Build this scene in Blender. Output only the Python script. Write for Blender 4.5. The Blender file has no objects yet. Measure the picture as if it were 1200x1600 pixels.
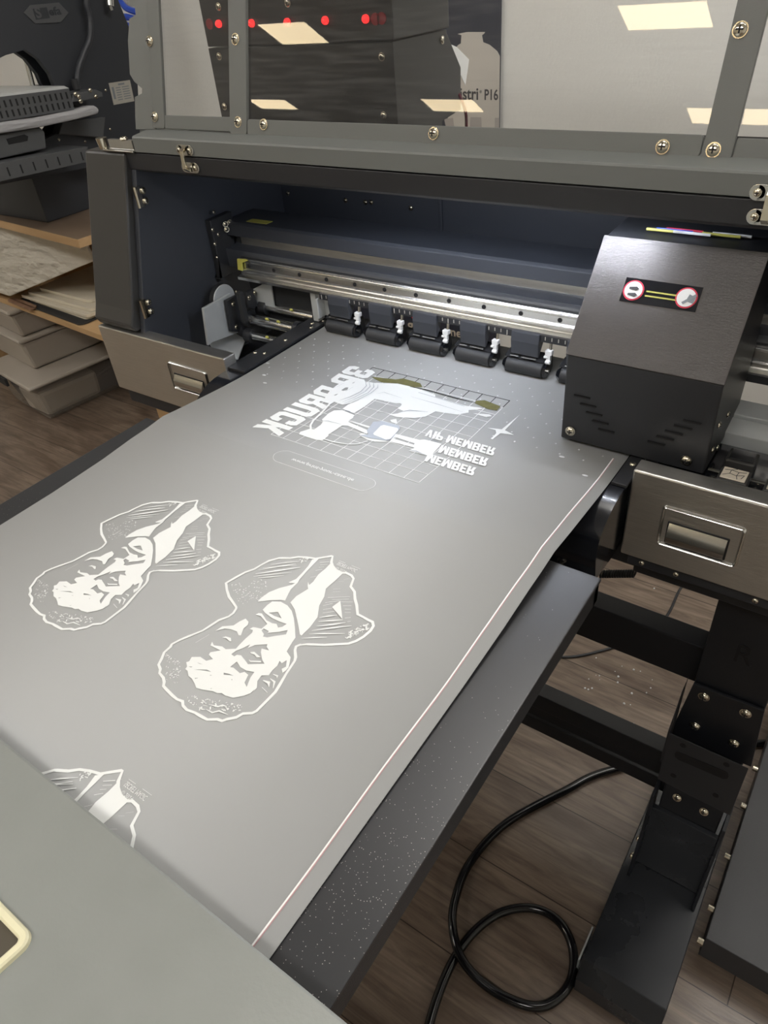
import bpy, bmesh, math, random
from mathutils import Vector, Matrix
S = bpy.context.scene
COL = S.collection
random.seed(7)

# ---------------------------------------------------------------- camera, world, exposure
cam_d = bpy.data.cameras.new('camera')
cam_d.sensor_fit = 'VERTICAL'; cam_d.sensor_height = 32.0; cam_d.lens = 1108.0/1600*32
cam_d.clip_start = 0.02
cam = bpy.data.objects.new('camera', cam_d); COL.objects.link(cam)
_r = [[0.818793, -0.296735, 0.491453], [0.568186, 0.54131, -0.619797], [-0.082114, 0.786722, 0.611822]]
cam.matrix_world = Matrix.Translation((.801, -.685, 1.471)) @ Matrix(_r).to_4x4()
S.camera = cam
S.view_settings.view_transform = 'Standard'; S.view_settings.look = 'None'
S.view_settings.gamma = 1.0; S.view_settings.use_curve_mapping = False
S.view_settings.exposure = 0.0
w = bpy.data.worlds.new('world'); S.world = w; w.use_nodes = True
w.node_tree.nodes['Background'].inputs[0].default_value = (1, .98, .95, 1)
w.node_tree.nodes['Background'].inputs[1].default_value = .3
PANEL_EMIT = 13.5
PANEL_WARM = 17.0
LED_EMIT = 380.0

# ---------------------------------------------------------------- materials
def srgb(r, g, b):
    f = lambda c: (c/255/12.92) if c/255 <= .04045 else ((c/255+.055)/1.055)**2.4
    return (f(r), f(g), f(b), 1)
class N:
    def __init__(s, name):
        s.m = bpy.data.materials.new(name); s.m.use_nodes = True
        s.t = s.m.node_tree; s.b = s.t.nodes['Principled BSDF']
    def n(s, typ, **kw):
        q = s.t.nodes.new(typ)
        for k, v in kw.items():
            if k in q.inputs: q.inputs[k].default_value = v
            else: setattr(q, k, v)
        return q
    def l(s, a, b): s.t.links.new(a, b)
def mat(name, col, rough=.5, metal=0, spec=.5, noise=0, nscale=40, bump=0, bscale=300, coat=0, stretch=None, emit=None, es=0, rvar=0, bdist=.001):
    q = N(name); b = q.b
    b.inputs['Base Color'].default_value = col
    b.inputs['Roughness'].default_value = rough
    b.inputs['Metallic'].default_value = metal
    b.inputs['Specular IOR Level'].default_value = spec
    b.inputs['Coat Weight'].default_value = coat
    if emit: b.inputs['Emission Color'].default_value = emit; b.inputs['Emission Strength'].default_value = es
    tc = q.n('ShaderNodeTexCoord'); mp = q.n('ShaderNodeMapping'); q.l(tc.outputs['Object'], mp.inputs['Vector'])
    if stretch: mp.inputs['Scale'].default_value = stretch
    if noise or rvar:
        nz = q.n('ShaderNodeTexNoise', Scale=nscale, Detail=6.0); q.l(mp.outputs[0], nz.inputs['Vector'])
        if noise:
            mx = q.n('ShaderNodeMix', data_type='RGBA')
            mx.inputs['A'].default_value = tuple(c*(1-noise) for c in col[:3])+(1,)
            mx.inputs['B'].default_value = tuple(min(1, c*(1+noise)) for c in col[:3])+(1,)
            q.l(nz.outputs[0], mx.inputs['Factor']); q.l(mx.outputs['Result'], b.inputs['Base Color'])
        if rvar:
            mr = q.n('ShaderNodeMapRange'); mr.inputs['From Min'].default_value = .3; mr.inputs['From Max'].default_value = .7
            mr.inputs['To Min'].default_value = rough-rvar; mr.inputs['To Max'].default_value = rough+rvar
            q.l(nz.outputs[0], mr.inputs['Value']); q.l(mr.outputs[0], b.inputs['Roughness'])
    if bump:
        n2 = q.n('ShaderNodeTexNoise', Scale=bscale, Detail=4.0); q.l(mp.outputs[0], n2.inputs['Vector'])
        bp = q.n('ShaderNodeBump', Strength=bump, Distance=bdist); q.l(n2.outputs[0], bp.inputs['Height']); q.l(bp.outputs[0], b.inputs['Normal'])
    return q.m
M = {}
M['black'] = mat('black_powder_coat', (.021, .022, .025, 1), .42, bump=.25, bscale=900, noise=.15, nscale=12)
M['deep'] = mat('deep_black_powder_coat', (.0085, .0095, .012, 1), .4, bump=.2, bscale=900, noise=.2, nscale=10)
M['dusty'] = mat('dusty_black_enamel', (.016, .018, .022, 1), .3, noise=.5, nscale=9, rvar=.1)
M['blackgloss'] = mat('black_gloss_enamel', (.008, .009, .012, 1), .16, coat=.3, noise=.2, nscale=20, rvar=.08)
M['navy'] = mat('dark_blue_grey_powder_coat', (.038, .042, .052, 1), .5, bump=.2, bscale=900)
M['charcoal'] = mat('charcoal_sheet_metal', (.042, .041, .04, 1), .38, bump=.15, bscale=900)
M['table'] = None
M['grey'] = mat('grey_powder_coat', (.155, .162, .155, 1), .42, bump=.2, bscale=1200)
M['lid'] = mat('grey_lid_paint', (.24, .25, .235, 1), .34, bump=.25, bscale=250, noise=.05, nscale=30, rvar=.06)
M['silver'] = mat('brushed_steel', (.7, .685, .65, 1), .36, 1, bump=.5, bscale=25, stretch=(1.2, 6, 45), noise=.14, nscale=22)
M['steel'] = mat('polished_steel', (.6, .6, .58, 1), .22, 1)
M['rail'] = mat('rail_steel', (.72, .71, .68, 1), .24, 1, stretch=(4, 60, 60), noise=.1, nscale=30)
M['chrome'] = mat('nickel_screw', (.75, .7, .58, 1), .18, 1)
M['alu'] = mat('raw_aluminium', (.6, .62, .62, 1), .38, .35, noise=.1, nscale=25)
M['brush'] = mat('dark_brushed_panel', (.085, .08, .078, 1), .33, .75, bump=.35, bscale=70, stretch=(1.5, 50, 50), noise=.12, nscale=60)
M['rubber'] = mat('black_rubber', (.022, .023, .025, 1), .55, bump=.2, bscale=900)
M['cablem'] = mat('black_glossy_cable_jacket', (.006, .006, .007, 1), .13, noise=.2, nscale=30)
M['white'] = mat('white_plastic', (.75, .76, .76, 1), .4)
M['ink'] = mat('white_ink', (.76, .775, .76, 1), .55)
M['inkgrey'] = mat('thin_white_ink', (.42, .46, .52, 1), .4)
M['inkline'] = mat('grey_contour_ink', (.27, .3, .34, 1), .5)
M['inkshade'] = mat('printed_grey_shade', (.2, .22, .24, 1), .5)
M['inkblack'] = mat('wet_black_ink', (.03, .033, .035, 1), .25)
M['inkolive'] = mat('wet_olive_ink', (.13, .125, .045, 1), .2, noise=.3, nscale=120)
M['dimple'] = mat('suction_dimple', (.62, .63, .64, 1), .3)
M['wallm'] = mat('textured_white_wall_paint', (.8, .8, .77, 1), .7, bump=.9, bscale=90, noise=.03, nscale=6)
M['ceilm'] = mat('white_ceiling_tile', (.78, .77, .74, 1), .8, bump=.2, bscale=120)
M['board'] = mat('cream_board', (.62, .57, .46, 1), .6, noise=.04, nscale=10)
M['sheetm'] = mat('wrinkled_fleece', (.56, .53, .46, 1), .8, bump=.8, bscale=9, stretch=(1.5, 1, 3), bdist=.03, noise=.1, nscale=8)
M['brownpaper'] = mat('brown_board', (.24, .14, .09, 1), .5, noise=.5, nscale=30)
M['darkwood'] = mat('dark_red_brown_panel', (.035, .018, .018, 1), .6)
M['padm'] = mat('grey_pad_cloth', (.34, .34, .35, 1), .8, bump=.8, bscale=22, bdist=.008, stretch=(1, .5, 3), noise=.15, nscale=20)
M['boxw'] = mat('frosted_white_plastic', (.4, .36, .31, 1), .35, noise=.06, nscale=5)
M['pressm'] = mat('press_dark_enamel', (.028, .031, .037, 1), .45, bump=.2, bscale=500)
M['pressg'] = mat('press_grey_sheet', (.075, .078, .082, 1), .42)
M['tape'] = mat('yellow_tape', (.5, .47, .1, 1), .45)
M['blue'] = mat('blue_air_tube', (.03, .09, .55, 1), .3)
M['ledred'] = mat('red_led', (.6, .0, .0, 1), .3, emit=(1, .02, .02, 1), es=2.2)
M['ringred'] = mat('dark_red_button', (.25, .02, .03, 1), .3)
M['led'] = mat('white_led', (1, 1, 1, 1), .3, emit=(.82, .88, 1, 1), es=LED_EMIT)
M['panel'] = mat('ceiling_light_diffuser', (1, 1, .98, 1), .3, emit=(1, .965, .92, 1), es=PANEL_EMIT)
M['panelwarm'] = mat('warm_ceiling_light_diffuser', (1, .95, .85, 1), .3, emit=(1, .8, .5, 1), es=PANEL_WARM)
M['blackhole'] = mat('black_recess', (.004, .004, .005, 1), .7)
M['navyposter'] = mat('navy_print', (.028, .034, .055, 1), .4)
M['jug'] = mat('printed_pale_jug', (.6, .57, .52, 1), .45)
M['jug2'] = mat('printed_grey_block', (.42, .39, .37, 1), .45)
M['txtd'] = mat('dark_lettering', (.03, .03, .035, 1), .5)
M['txtw'] = mat('pale_lettering', (.55, .5, .42, 1), .5)
M['red'] = mat('red_print', (.55, .02, .06, 1), .5)
M['label'] = mat('silver_label', (.45, .43, .38, 1), .4, .3)
M['redtube'] = mat('dark_red_tube', (.12, .01, .03, 1), .3)
M['pink'] = mat('pinkish_film_edge', (.42, .25, .26, 1), .4)
M['edgehighlight'] = mat('film_edge_highlight', (.8, .8, .78, 1), .3)
M['gold'] = mat('stained_brass_plate', (.16, .15, .1, 1), .4, .6)
M['sponge'] = mat('cream_cap_pad', (.62, .56, .46, 1), .6)

def film_mat():
    q = N('matte_transfer_film'); b = q.b
    b.inputs['Base Color'].default_value = (.385, .392, .39, 1)
    b.inputs['Roughness'].default_value = .5
    b.inputs['Specular IOR Level'].default_value = .4
    tc = q.n('ShaderNodeTexCoord'); nz = q.n('ShaderNodeTexNoise', Scale=7.0, Detail=2.0); q.l(tc.outputs['Object'], nz.inputs['Vector'])
    bp = q.n('ShaderNodeBump', Strength=.03, Distance=.01); q.l(nz.outputs[0], bp.inputs['Height']); q.l(bp.outputs[0], b.inputs['Normal'])
    return q.m
M['film'] = film_mat()
def table_mat():
    q = N('dusty_black_table'); b = q.b
    b.inputs['Roughness'].default_value = .34
    tc = q.n('ShaderNodeTexCoord')
    v = q.n('ShaderNodeTexVoronoi', Scale=520.0, feature='F1'); q.l(tc.outputs['Object'], v.inputs['Vector'])
    lt = q.n('ShaderNodeMath', operation='LESS_THAN'); q.l(v.outputs['Distance'], lt.inputs[0]); lt.inputs[1].default_value = .17
    sep = q.n('ShaderNodeSeparateXYZ'); q.l(tc.outputs['Object'], sep.inputs[0])
    mr = q.n('ShaderNodeMapRange'); mr.inputs['From Min'].default_value = .12; mr.inputs['From Max'].default_value = -.2
    mr.inputs['To Min'].default_value = .03; mr.inputs['To Max'].default_value = 1.0; q.l(sep.outputs['Y'], mr.inputs['Value'])
    n1 = q.n('ShaderNodeTexNoise', Scale=9.0, Detail=3.0); q.l(tc.outputs['Object'], n1.inputs['Vector'])
    mm = q.n('ShaderNodeMath', operation='MULTIPLY'); q.l(mr.outputs[0], mm.inputs[0]); q.l(n1.outputs[0], mm.inputs[1])
    sx = q.n('ShaderNodeSeparateColor'); q.l(v.outputs['Color'], sx.inputs[0])
    l2 = q.n('ShaderNodeMath', operation='LESS_THAN'); q.l(sx.outputs[0], l2.inputs[0]); q.l(mm.outputs[0], l2.inputs[1])
    m3 = q.n('ShaderNodeMath', operation='MULTIPLY'); q.l(lt.outputs[0], m3.inputs[0]); q.l(l2.outputs[0], m3.inputs[1])
    n2 = q.n('ShaderNodeTexNoise', Scale=5.0, Detail=5.0); q.l(tc.outputs['Object'], n2.inputs['Vector'])
    mx = q.n('ShaderNodeMix', data_type='RGBA'); mx.inputs['A'].default_value = (.021, .0215, .023, 1); mx.inputs['B'].default_value = (.036, .037, .04, 1)
    q.l(n2.outputs[0], mx.inputs['Factor'])
    my = q.n('ShaderNodeMix', data_type='RGBA'); my.inputs['B'].default_value = (.32, .31, .29, 1)
    q.l(m3.outputs[0], my.inputs['Factor']); q.l(mx.outputs['Result'], my.inputs['A']); q.l(my.outputs['Result'], b.inputs['Base Color'])
    return q.m
M['table'] = table_mat()
def floor_mat():
    q = N('grey_brown_wood_planks'); b = q.b
    b.inputs['Roughness'].default_value = .3
    tc = q.n('ShaderNodeTexCoord')
    br = q.n('ShaderNodeTexBrick'); q.l(tc.outputs['Object'], br.inputs['Vector'])
    br.offset = .37; br.squash = 1
    br.inputs['Scale'].default_value = 1; br.inputs['Brick Width'].default_value = 1.25; br.inputs['Row Height'].default_value = .19
    br.inputs['Mortar Size'].default_value = .0012; br.inputs['Mortar Smooth'].default_value = .2; br.inputs['Bias'].default_value = 0
    br.inputs['Color1'].default_value = (.19, .145, .11, 1); br.inputs['Color2'].default_value = (.235, .183, .14, 1); br.inputs['Mortar'].default_value = (.04, .028, .02, 1)
    mp = q.n('ShaderNodeMapping'); mp.inputs['Scale'].default_value = (2.2, 26, 1); q.l(tc.outputs['Object'], mp.inputs['Vector'])
    nz = q.n('ShaderNodeTexNoise', Scale=2.2, Detail=9.0, Roughness=.65, Distortion=1.2); q.l(mp.outputs[0], nz.inputs['Vector'])
    cr = q.n('ShaderNodeValToRGB'); cr.color_ramp.elements[0].position = .3; cr.color_ramp.elements[0].color = (.5, .47, .45, 1)
    cr.color_ramp.elements[1].position = .72; cr.color_ramp.elements[1].color = (1.25, 1.25, 1.25, 1); q.l(nz.outputs[0], cr.inputs[0])
    mp2 = q.n('ShaderNodeMapping'); mp2.inputs['Scale'].default_value = (1.5, 4.5, 1); q.l(tc.outputs['Object'], mp2.inputs['Vector'])
    n3 = q.n('ShaderNodeTexNoise', Scale=1.7, Detail=4.0, Distortion=1.5); q.l(mp2.outputs[0], n3.inputs['Vector'])
    c3 = q.n('ShaderNodeValToRGB'); c3.color_ramp.elements[0].position = .36; c3.color_ramp.elements[0].color = (.62, .58, .56, 1)
    c3.color_ramp.elements[1].position = .6; c3.color_ramp.elements[1].color = (1, 1, 1, 1); q.l(n3.outputs[0], c3.inputs[0])
    m1 = q.n('ShaderNodeMix', data_type='RGBA', blend_type='MULTIPLY'); m1.inputs['Factor'].default_value = 1
    q.l(br.outputs['Color'], m1.inputs['A']); q.l(cr.outputs[0], m1.inputs['B'])
    m2 = q.n('ShaderNodeMix', data_type='RGBA', blend_type='MULTIPLY'); m2.inputs['Factor'].default_value = 1
    q.l(m1.outputs['Result'], m2.inputs['A']); q.l(c3.outputs[0], m2.inputs['B']); q.l(m2.outputs['Result'], b.inputs['Base Color'])
    bp = q.n('ShaderNodeBump', Strength=.3, Distance=.0015); q.l(nz.outputs[0], bp.inputs['Height']); q.l(bp.outputs[0], b.inputs['Normal'])
    return q.m
M['floor'] = floor_mat()
def wood_mat(name, c1, c2, sc=(1.5, 14, 14)):
    q = N(name); b = q.b; b.inputs['Roughness'].default_value = .5
    tc = q.n('ShaderNodeTexCoord'); mp = q.n('ShaderNodeMapping'); mp.inputs['Scale'].default_value = sc; q.l(tc.outputs['Object'], mp.inputs['Vector'])
    nz = q.n('ShaderNodeTexNoise', Scale=2.5, Detail=6.0, Distortion=.8); q.l(mp.outputs[0], nz.inputs['Vector'])
    mx = q.n('ShaderNodeMix', data_type='RGBA'); mx.inputs['A'].default_value = c1; mx.inputs['B'].default_value = c2
    q.l(nz.outputs[0], mx.inputs['Factor']); q.l(mx.outputs['Result'], b.inputs['Base Color'])
    return q.m
M['benchtop'] = wood_mat('brown_bench_face', (.11, .078, .055, 1), (.21, .15, .105, 1), (1.5, 7, 7))
M['ply'] = wood_mat('light_plywood_edge', (.42, .26, .125, 1), (.56, .38, .2, 1))
def glass_mat():
    q = N('clear_acrylic'); t = q.t; t.nodes.remove(q.b)
    out = [n for n in t.nodes if n.type == 'OUTPUT_MATERIAL'][0]
    fr = q.n('ShaderNodeFresnel', IOR=1.5)
    nz = q.n('ShaderNodeTexNoise', Scale=3.0, Detail=1.0); tc = q.n('ShaderNodeTexCoord'); q.l(tc.outputs['Object'], nz.inputs['Vector'])
    tr = q.n('ShaderNodeBsdfTransparent'); tr.inputs[0].default_value = (.97, .975, .97, 1)
    gl = q.n('ShaderNodeBsdfGlossy'); gl.inputs['Roughness'].default_value = .012; gl.inputs[0].default_value = (1, 1, 1, 1)
    df = q.n('ShaderNodeBsdfDiffuse'); df.inputs[0].default_value = (.8, .8, .8, 1)
    mp = q.n('ShaderNodeMapping'); mp.inputs['Scale'].default_value = (3, 3, 40); mp.inputs['Rotation'].default_value = (0, .35, 0); q.l(tc.outputs['Object'], mp.inputs['Vector'])
    n2 = q.n('ShaderNodeTexNoise', Scale=6.0, Detail=8.0); q.l(mp.outputs[0], n2.inputs['Vector'])
    mr = q.n('ShaderNodeMapRange'); mr.inputs['From Min'].default_value = .45; mr.inputs['From Max'].default_value = .8; mr.inputs['To Min'].default_value = .025; mr.inputs['To Max'].default_value = .09
    q.l(n2.outputs[0], mr.inputs['Value']); m0 = q.n('ShaderNodeMixShader'); q.l(mr.outputs[0], m0.inputs[0]); q.l(tr.outputs[0], m0.inputs[1]); q.l(df.outputs[0], m0.inputs[2]); tr = m0
    mx = q.n('ShaderNodeMixShader'); q.l(fr.outputs[0], mx.inputs[0]); q.l(tr.outputs[0], mx.inputs[1]); q.l(gl.outputs[0], mx.inputs[2]); q.l(mx.outputs[0], out.inputs[0])
    return q.m
M['glass'] = glass_mat()
def clearbox_mat():
    q = N('clear_storage_plastic'); b = q.b
    b.inputs['Base Color'].default_value = (.42, .38, .33, 1); b.inputs['Roughness'].default_value = .25; b.inputs['Alpha'].default_value = .35
    return q.m
M['clearbox'] = clearbox_mat()

# ---------------------------------------------------------------- mesh helpers
FR = {}     # parent object -> world offset of its frame (None = its vertices are already local)
class MB:
    def __init__(s): s.bm = bmesh.new()
    def hexa(s, p):   # 8 points, bottom 4 then top 4
        v = [s.bm.verts.new(q) for q in p]
        for f in ((3,2,1,0), (4,5,6,7), (0,1,5,4), (1,2,6,5), (2,3,7,6), (3,0,4,7)): s.bm.faces.new([v[i] for i in f])
        return s
    def box(s, x0, x1, y0, y1, z0, z1):
        return s.hexa([(x0,y0,z0), (x1,y0,z0), (x1,y1,z0), (x0,y1,z0), (x0,y0,z1), (x1,y0,z1), (x1,y1,z1), (x0,y1,z1)])
    def prism(s, pts, ax, a, b):
        def mk(p, t):
            return {'X': (t, p[0], p[1]), 'Y': (p[0], t, p[1]), 'Z': (p[0], p[1], t)}[ax]
        A = [s.bm.verts.new(mk(p, a)) for p in pts]; B = [s.bm.verts.new(mk(p, b)) for p in pts]
        n = len(pts)
        s.bm.faces.new(A); s.bm.faces.new(list(reversed(B)))
        for i in range(n): s.bm.faces.new((A[i], B[i], B[(i+1) % n], A[(i+1) % n]))
        return s
    def cyl(s, p0, p1, r, seg=20, r1=None):
        p0 = Vector(p0); p1 = Vector(p1); d = (p1-p0); L = d.length
        mt = Matrix.Translation((p0+p1)/2) @ d.to_track_quat('Z', 'Y').to_matrix().to_4x4()
        bmesh.ops.create_cone(s.bm, cap_ends=True, segments=seg, radius1=r, radius2=r if r1 is None else r1, depth=L, matrix=mt)
        return s
    def tube(s, pts, r, seg=10, sub=6):
        P = [Vector(p) for p in pts]; Q = []
        for i in range(len(P)-1):
            a = P[max(i-1, 0)]; b = P[i]; c = P[i+1]; d = P[min(i+2, len(P)-1)]
            for k in range(sub):
                t = k/sub
                Q.append(.5*((2*b)+(c-a)*t+(2*a-5*b+4*c-d)*t*t+(3*b-a-3*c+d)*t**3))
        Q.append(P[-1]); rings = []
        up = Vector((0, 0, 1))
        for i, q in enumerate(Q):
            t = (Q[min(i+1, len(Q)-1)]-Q[max(i-1, 0)]).normalized()
            n = up-t*up.dot(t)
            if n.length < .05: n = Vector((1, 0, 0))-t*t.x
            n.normalize(); up = n; b = t.cross(n)
            rings.append([s.bm.verts.new(q+r*(math.cos(2*math.pi*k/seg)*n+math.sin(2*math.pi*k/seg)*b)) for k in range(seg)])
        for i in range(len(rings)-1):
            for k in range(seg): s.bm.faces.new((rings[i][k], rings[i][(k+1) % seg], rings[i+1][(k+1) % seg], rings[i+1][k]))
        s.bm.faces.new(rings[0][::-1]); s.bm.faces.new(rings[-1])
        return s
    def ball(s, c, r, sc=(1, 1, 1)):
        bmesh.ops.create_uvsphere(s.bm, u_segments=14, v_segments=8, radius=r, matrix=Matrix.Translation(c) @ Matrix.Diagonal((*sc, 1)))
        return s
    def poly(s, pts):
        s.bm.faces.new([s.bm.verts.new(p) for p in pts]); return s
def link(name, me, m, parent=None):
    o = bpy.data.objects.new(name, me); COL.objects.link(o)
    if m is not None:
        me.materials.clear(); me.materials.append(m)
    if parent is not None: o.parent = parent
    return o
def obj(name, mb, m, parent=None, bevel=0, smooth=False, label=None, center=True):
    bm = mb.bm if isinstance(mb, MB) else mb
    bmesh.ops.recalc_face_normals(bm, faces=bm.faces)
    vs = [v.co for v in bm.verts]
    c = Vector([(min(v[i] for v in vs)+max(v[i] for v in vs))/2 for i in range(3)])
    bmesh.ops.translate(bm, verts=bm.verts, vec=-c)
    me = bpy.data.meshes.new(name); bm.to_mesh(me); bm.free()
    if smooth:
        for p in me.polygons: p.use_smooth = True
        if hasattr(me, 'set_sharp_from_angle'): me.set_sharp_from_angle(angle=math.radians(35))
    o = link(name, me, m, parent)
    off = Vector((0, 0, 0)) if parent is None else FR[parent]
    o.location = c-off
    FR[o] = c
    if bevel:
        b = o.modifiers.new('bevel', 'BEVEL'); b.width = bevel; b.segments = 2; b.limit_method = 'ANGLE'; b.angle_limit = math.radians(40)
    if label: o['label'] = label
    return o
def tag(o, label, cat, group=None):
    o['label'] = label; o['category'] = cat
    if group: o['group'] = group
    return o
def thing(name, label, cat, loc=(0, 0, 0), rz=0, group=None, local=False):
    o = bpy.data.objects.new(name, None); COL.objects.link(o)
    o.empty_display_size = .05
    o.location = loc; o.rotation_euler = (0, 0, rz)
    FR[o] = Vector((0, 0, 0)) if local else Vector(loc)
    return tag(o, label, cat, group)
def struct(name, mb, m, bevel=0):
    o = obj(name, mb, m, None, bevel); o['kind'] = 'structure'; return o
def dup(o, parent=None):
    c = o.copy(); COL.objects.link(c)
    if parent is not None: c.parent = parent
    FR[c] = FR[o]
    for ch in list(o.children):
        dup(ch, c)
    return c
# text as a flat solid; mt maps text (x, y, z) to the world
def text_mesh(body, mt, size=1.0, bold=0.0, extrude=0.0, shear=0.0, spacing=1.0, fit=None, holes=True):
    cu = bpy.data.curves.new('lettering', 'FONT'); cu.body = body; cu.size = size; cu.offset = bold; cu.shear = shear
    cu.space_character = spacing; cu.extrude = extrude; cu.resolution_u = 3
    to = bpy.data.objects.new('lettering', cu); COL.objects.link(to)
    bpy.context.view_layer.update()
    me = bpy.data.meshes.new_from_object(to.evaluated_get(bpy.context.evaluated_depsgraph_get()))
    bpy.data.objects.remove(to); bpy.data.curves.remove(cu)
    bm = bmesh.new(); bm.from_mesh(me); bpy.data.meshes.remove(me)
    if fit and bm.verts:
        xs = [v.co.x for v in bm.verts]; ys = [v.co.y for v in bm.verts]
        x0, x1, y0, y1 = min(xs), max(xs), min(ys), max(ys)
        for v in bm.verts:
            v.co.x = (v.co.x-x0)/(x1-x0)*fit[0]; v.co.y = (v.co.y-y0)/(y1-y0)*fit[1]
    bm.transform(mt)
    return bm
def frame(o, ex, ey):
    ex = Vector(ex).normalized(); ey = Vector(ey).normalized(); ez = ex.cross(ey)
    return Matrix.Translation(o) @ Matrix((ex, ey, ez)).transposed().to_4x4()
# flat shapes with holes from closed outlines (even-odd)
def shape_bm(polys, mt=Matrix()):
    cu = bpy.data.curves.new('shape', 'CURVE'); cu.dimensions = '2D'; cu.fill_mode = 'BOTH'
    for p in polys:
        sp = cu.splines.new('POLY'); sp.points.add(len(p)-1); sp.use_cyclic_u = True
        for i, q in enumerate(p): sp.points[i].co = (q[0], q[1], 0, 1)
    to = bpy.data.objects.new('shape', cu); COL.objects.link(to)
    bpy.context.view_layer.update()
    me = bpy.data.meshes.new_from_object(to.evaluated_get(bpy.context.evaluated_depsgraph_get()))
    bpy.data.objects.remove(to); bpy.data.curves.remove(cu)
    bm = bmesh.new(); bm.from_mesh(me); bpy.data.meshes.remove(me); bm.transform(mt)
    return bm
_zc = [0]
def join(a, b):
    _zc[0] = (_zc[0]+1) % 12
    if ZSTEP[0]: bmesh.ops.translate(b, verts=b.verts, vec=(0, 0, ZSTEP[0]*_zc[0]))
    me = bpy.data.meshes.new('join'); b.to_mesh(me); b.free(); a.from_mesh(me); bpy.data.meshes.remove(me); return a
def ribbon(bm, pts, w, taper=False, z=0):
    P = [Vector((p[0], p[1], z)) for p in pts]; n = len(P); L = []; R_ = []
    for i, p in enumerate(P):
        t = (P[min(i+1, n-1)]-P[max(i-1, 0)]).normalized(); nn = Vector((-t.y, t.x, 0))
        ww = w[i] if isinstance(w, (list, tuple)) else w
        if taper and i in (0, n-1): ww *= .25
        L.append(bm.verts.new(p+nn*ww/2)); R_.append(bm.verts.new(p-nn*ww/2))
    for i in range(n-1): bm.faces.new((L[i], L[i+1], R_[i+1], R_[i]))

ZSTEP = [0]
_screw = None
def screw(parent, loc, nrm, r=.005, name='screw', m=None):
    """small domed cross-head screw; its mesh is shared"""
    global _screw
    if _screw is None:
        bm = bmesh.new()
        bmesh.ops.create_cone(bm, cap_ends=True, segments=20, radius1=1.15, radius2=1.15, depth=.25, matrix=Matrix.Translation((0, 0, .1)))
        bmesh.ops.create_uvsphere(bm, u_segments=18, v_segments=10, radius=1.0, matrix=Matrix.Translation((0, 0, .15)) @ Matrix.Diagonal((1, 1, .6, 1)))
        _screw = bpy.data.meshes.new('screw'); bm.to_mesh(_screw); bm.free()
        _screw.materials.append(M['chrome']); _screw.materials.append(M['blackhole'])
        bm = bmesh.new(); bm.from_mesh(_screw)
        for a in (0, 1):
            t = MB(); t.box(-.55, .55, -.12, .12, .6, .78) if a == 0 else t.box(-.12, .12, -.55, .55, .6, .781)
            k = len(bm.faces); join(bm, t.bm); bm.faces.ensure_lookup_table()
            for f in bm.faces[k:]: f.material_index = 1
        for f in bm.faces: f.smooth = len(f.verts) < 5 and f.material_index == 0
        bm.to_mesh(_screw); bm.free()
    o = bpy.data.objects.new(name, _screw); COL.objects.link(o); o.parent = parent
    o.location = Vector(loc)-FR[parent]; o.scale = (r, r, r)
    o.rotation_mode = 'QUATERNION'; o.rotation_quaternion = Vector(nrm).to_track_quat('Z', 'Y')
    return o

# ---------------------------------------------------------------- room
X0, X1, Y0, Y1, H = -5.2, 3.0, -5.4, 1.5, 3.0
struct('floor', MB().box(X0, X1, Y0, Y1, -.05, 0), M['floor'])
struct('ceiling', MB().box(X0, X1, Y0, Y1, H+.02, H+.07), M['ceilm'])
struct('wall_back', MB().box(X0, X1, Y1, Y1+.1, 0, H+.02), M['wallm'])
struct('wall_left', MB().box(X0-.1, X0, Y0, Y1, 0, H+.02), M['wallm'])
struct('wall_right', MB().box(X1, X1+.1, Y0, Y1, 0, H+.02), M['wallm'])
struct('wall_front', MB().box(X0, X1, Y0-.1, Y0, 0, H+.02), M['wallm'])
struct('baseboard_back', MB().box(X0, X1, Y1-.015, Y1, 0, .07), M['white'])
struct('baseboard_left', MB().box(X0, X0+.015, Y0, Y1-.015, 0, .07), M['white'])

lights = [(-3.0, -2.98, .42, .27, 'above the left side of the room, second row', 1), (-.53, -2.98, .43, .24, 'behind the photographer, second row', 1),
          (-4.2, -4.12, .45, .2, 'far row, left', 1), (-2.33, -4.08, .45, .22, 'far row, middle', 1), (-.35, -4.17, .5, .24, 'far row, right', 1),
          (-1.3, -1.6, 1.2, .6, 'behind the dryer, left of it', 0), (.9, -1.9, 1.2, .6, 'straight behind the photographer', 0),  # both white panels added out of view to light the printer's front
          (-3.2, -.9, .6, .6, 'in front of the workbench', 0), (.45, .75, .6, .9, 'directly above the printer', 0),  # workbench panel is added out of view as fill light
          (1.5, .9, .6, .9, 'above the right back corner', 0)]  # panel added out of view to brighten the back wall
for i, (x, y, a, b, where, warm) in enumerate(lights):
    t = thing('ceiling_light', ('flat cream' if warm else 'flat white')+' ceiling light panel '+where, 'ceiling light', (x, y, H), group='ceiling light panels')
    fr = MB()
    e = .02
    fr.box(x-a/2-e, x+a/2+e, y-b/2-e, y-b/2, H-.006, H+.02); fr.box(x-a/2-e, x+a/2+e, y+b/2, y+b/2+e, H-.006, H+.02)
    fr.box(x-a/2-e, x-a/2, y-b/2, y+b/2, H-.006, H+.02); fr.box(x+a/2, x+a/2+e, y-b/2, y+b/2, H-.006, H+.02)
    obj('frame', fr, M['white'], t)
    obj('diffuser', MB().box(x-a/2, x+a/2, y-b/2, y+b/2, H-.002, H+.02), M['panelwarm'] if warm else M['panel'], t)

# ---------------------------------------------------------------- printer
HK = .28
def hy(z, d=0): return .125+HK*(z-1.29)-d          # hood plane; d = in front of it
HN = Vector((0, -1, HK)).normalized()
prn = thing('film_printer', 'large black and grey wide-format film printer with clear hood and brushed steel front panels', 'printer', (.3, .2, 0))
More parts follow.
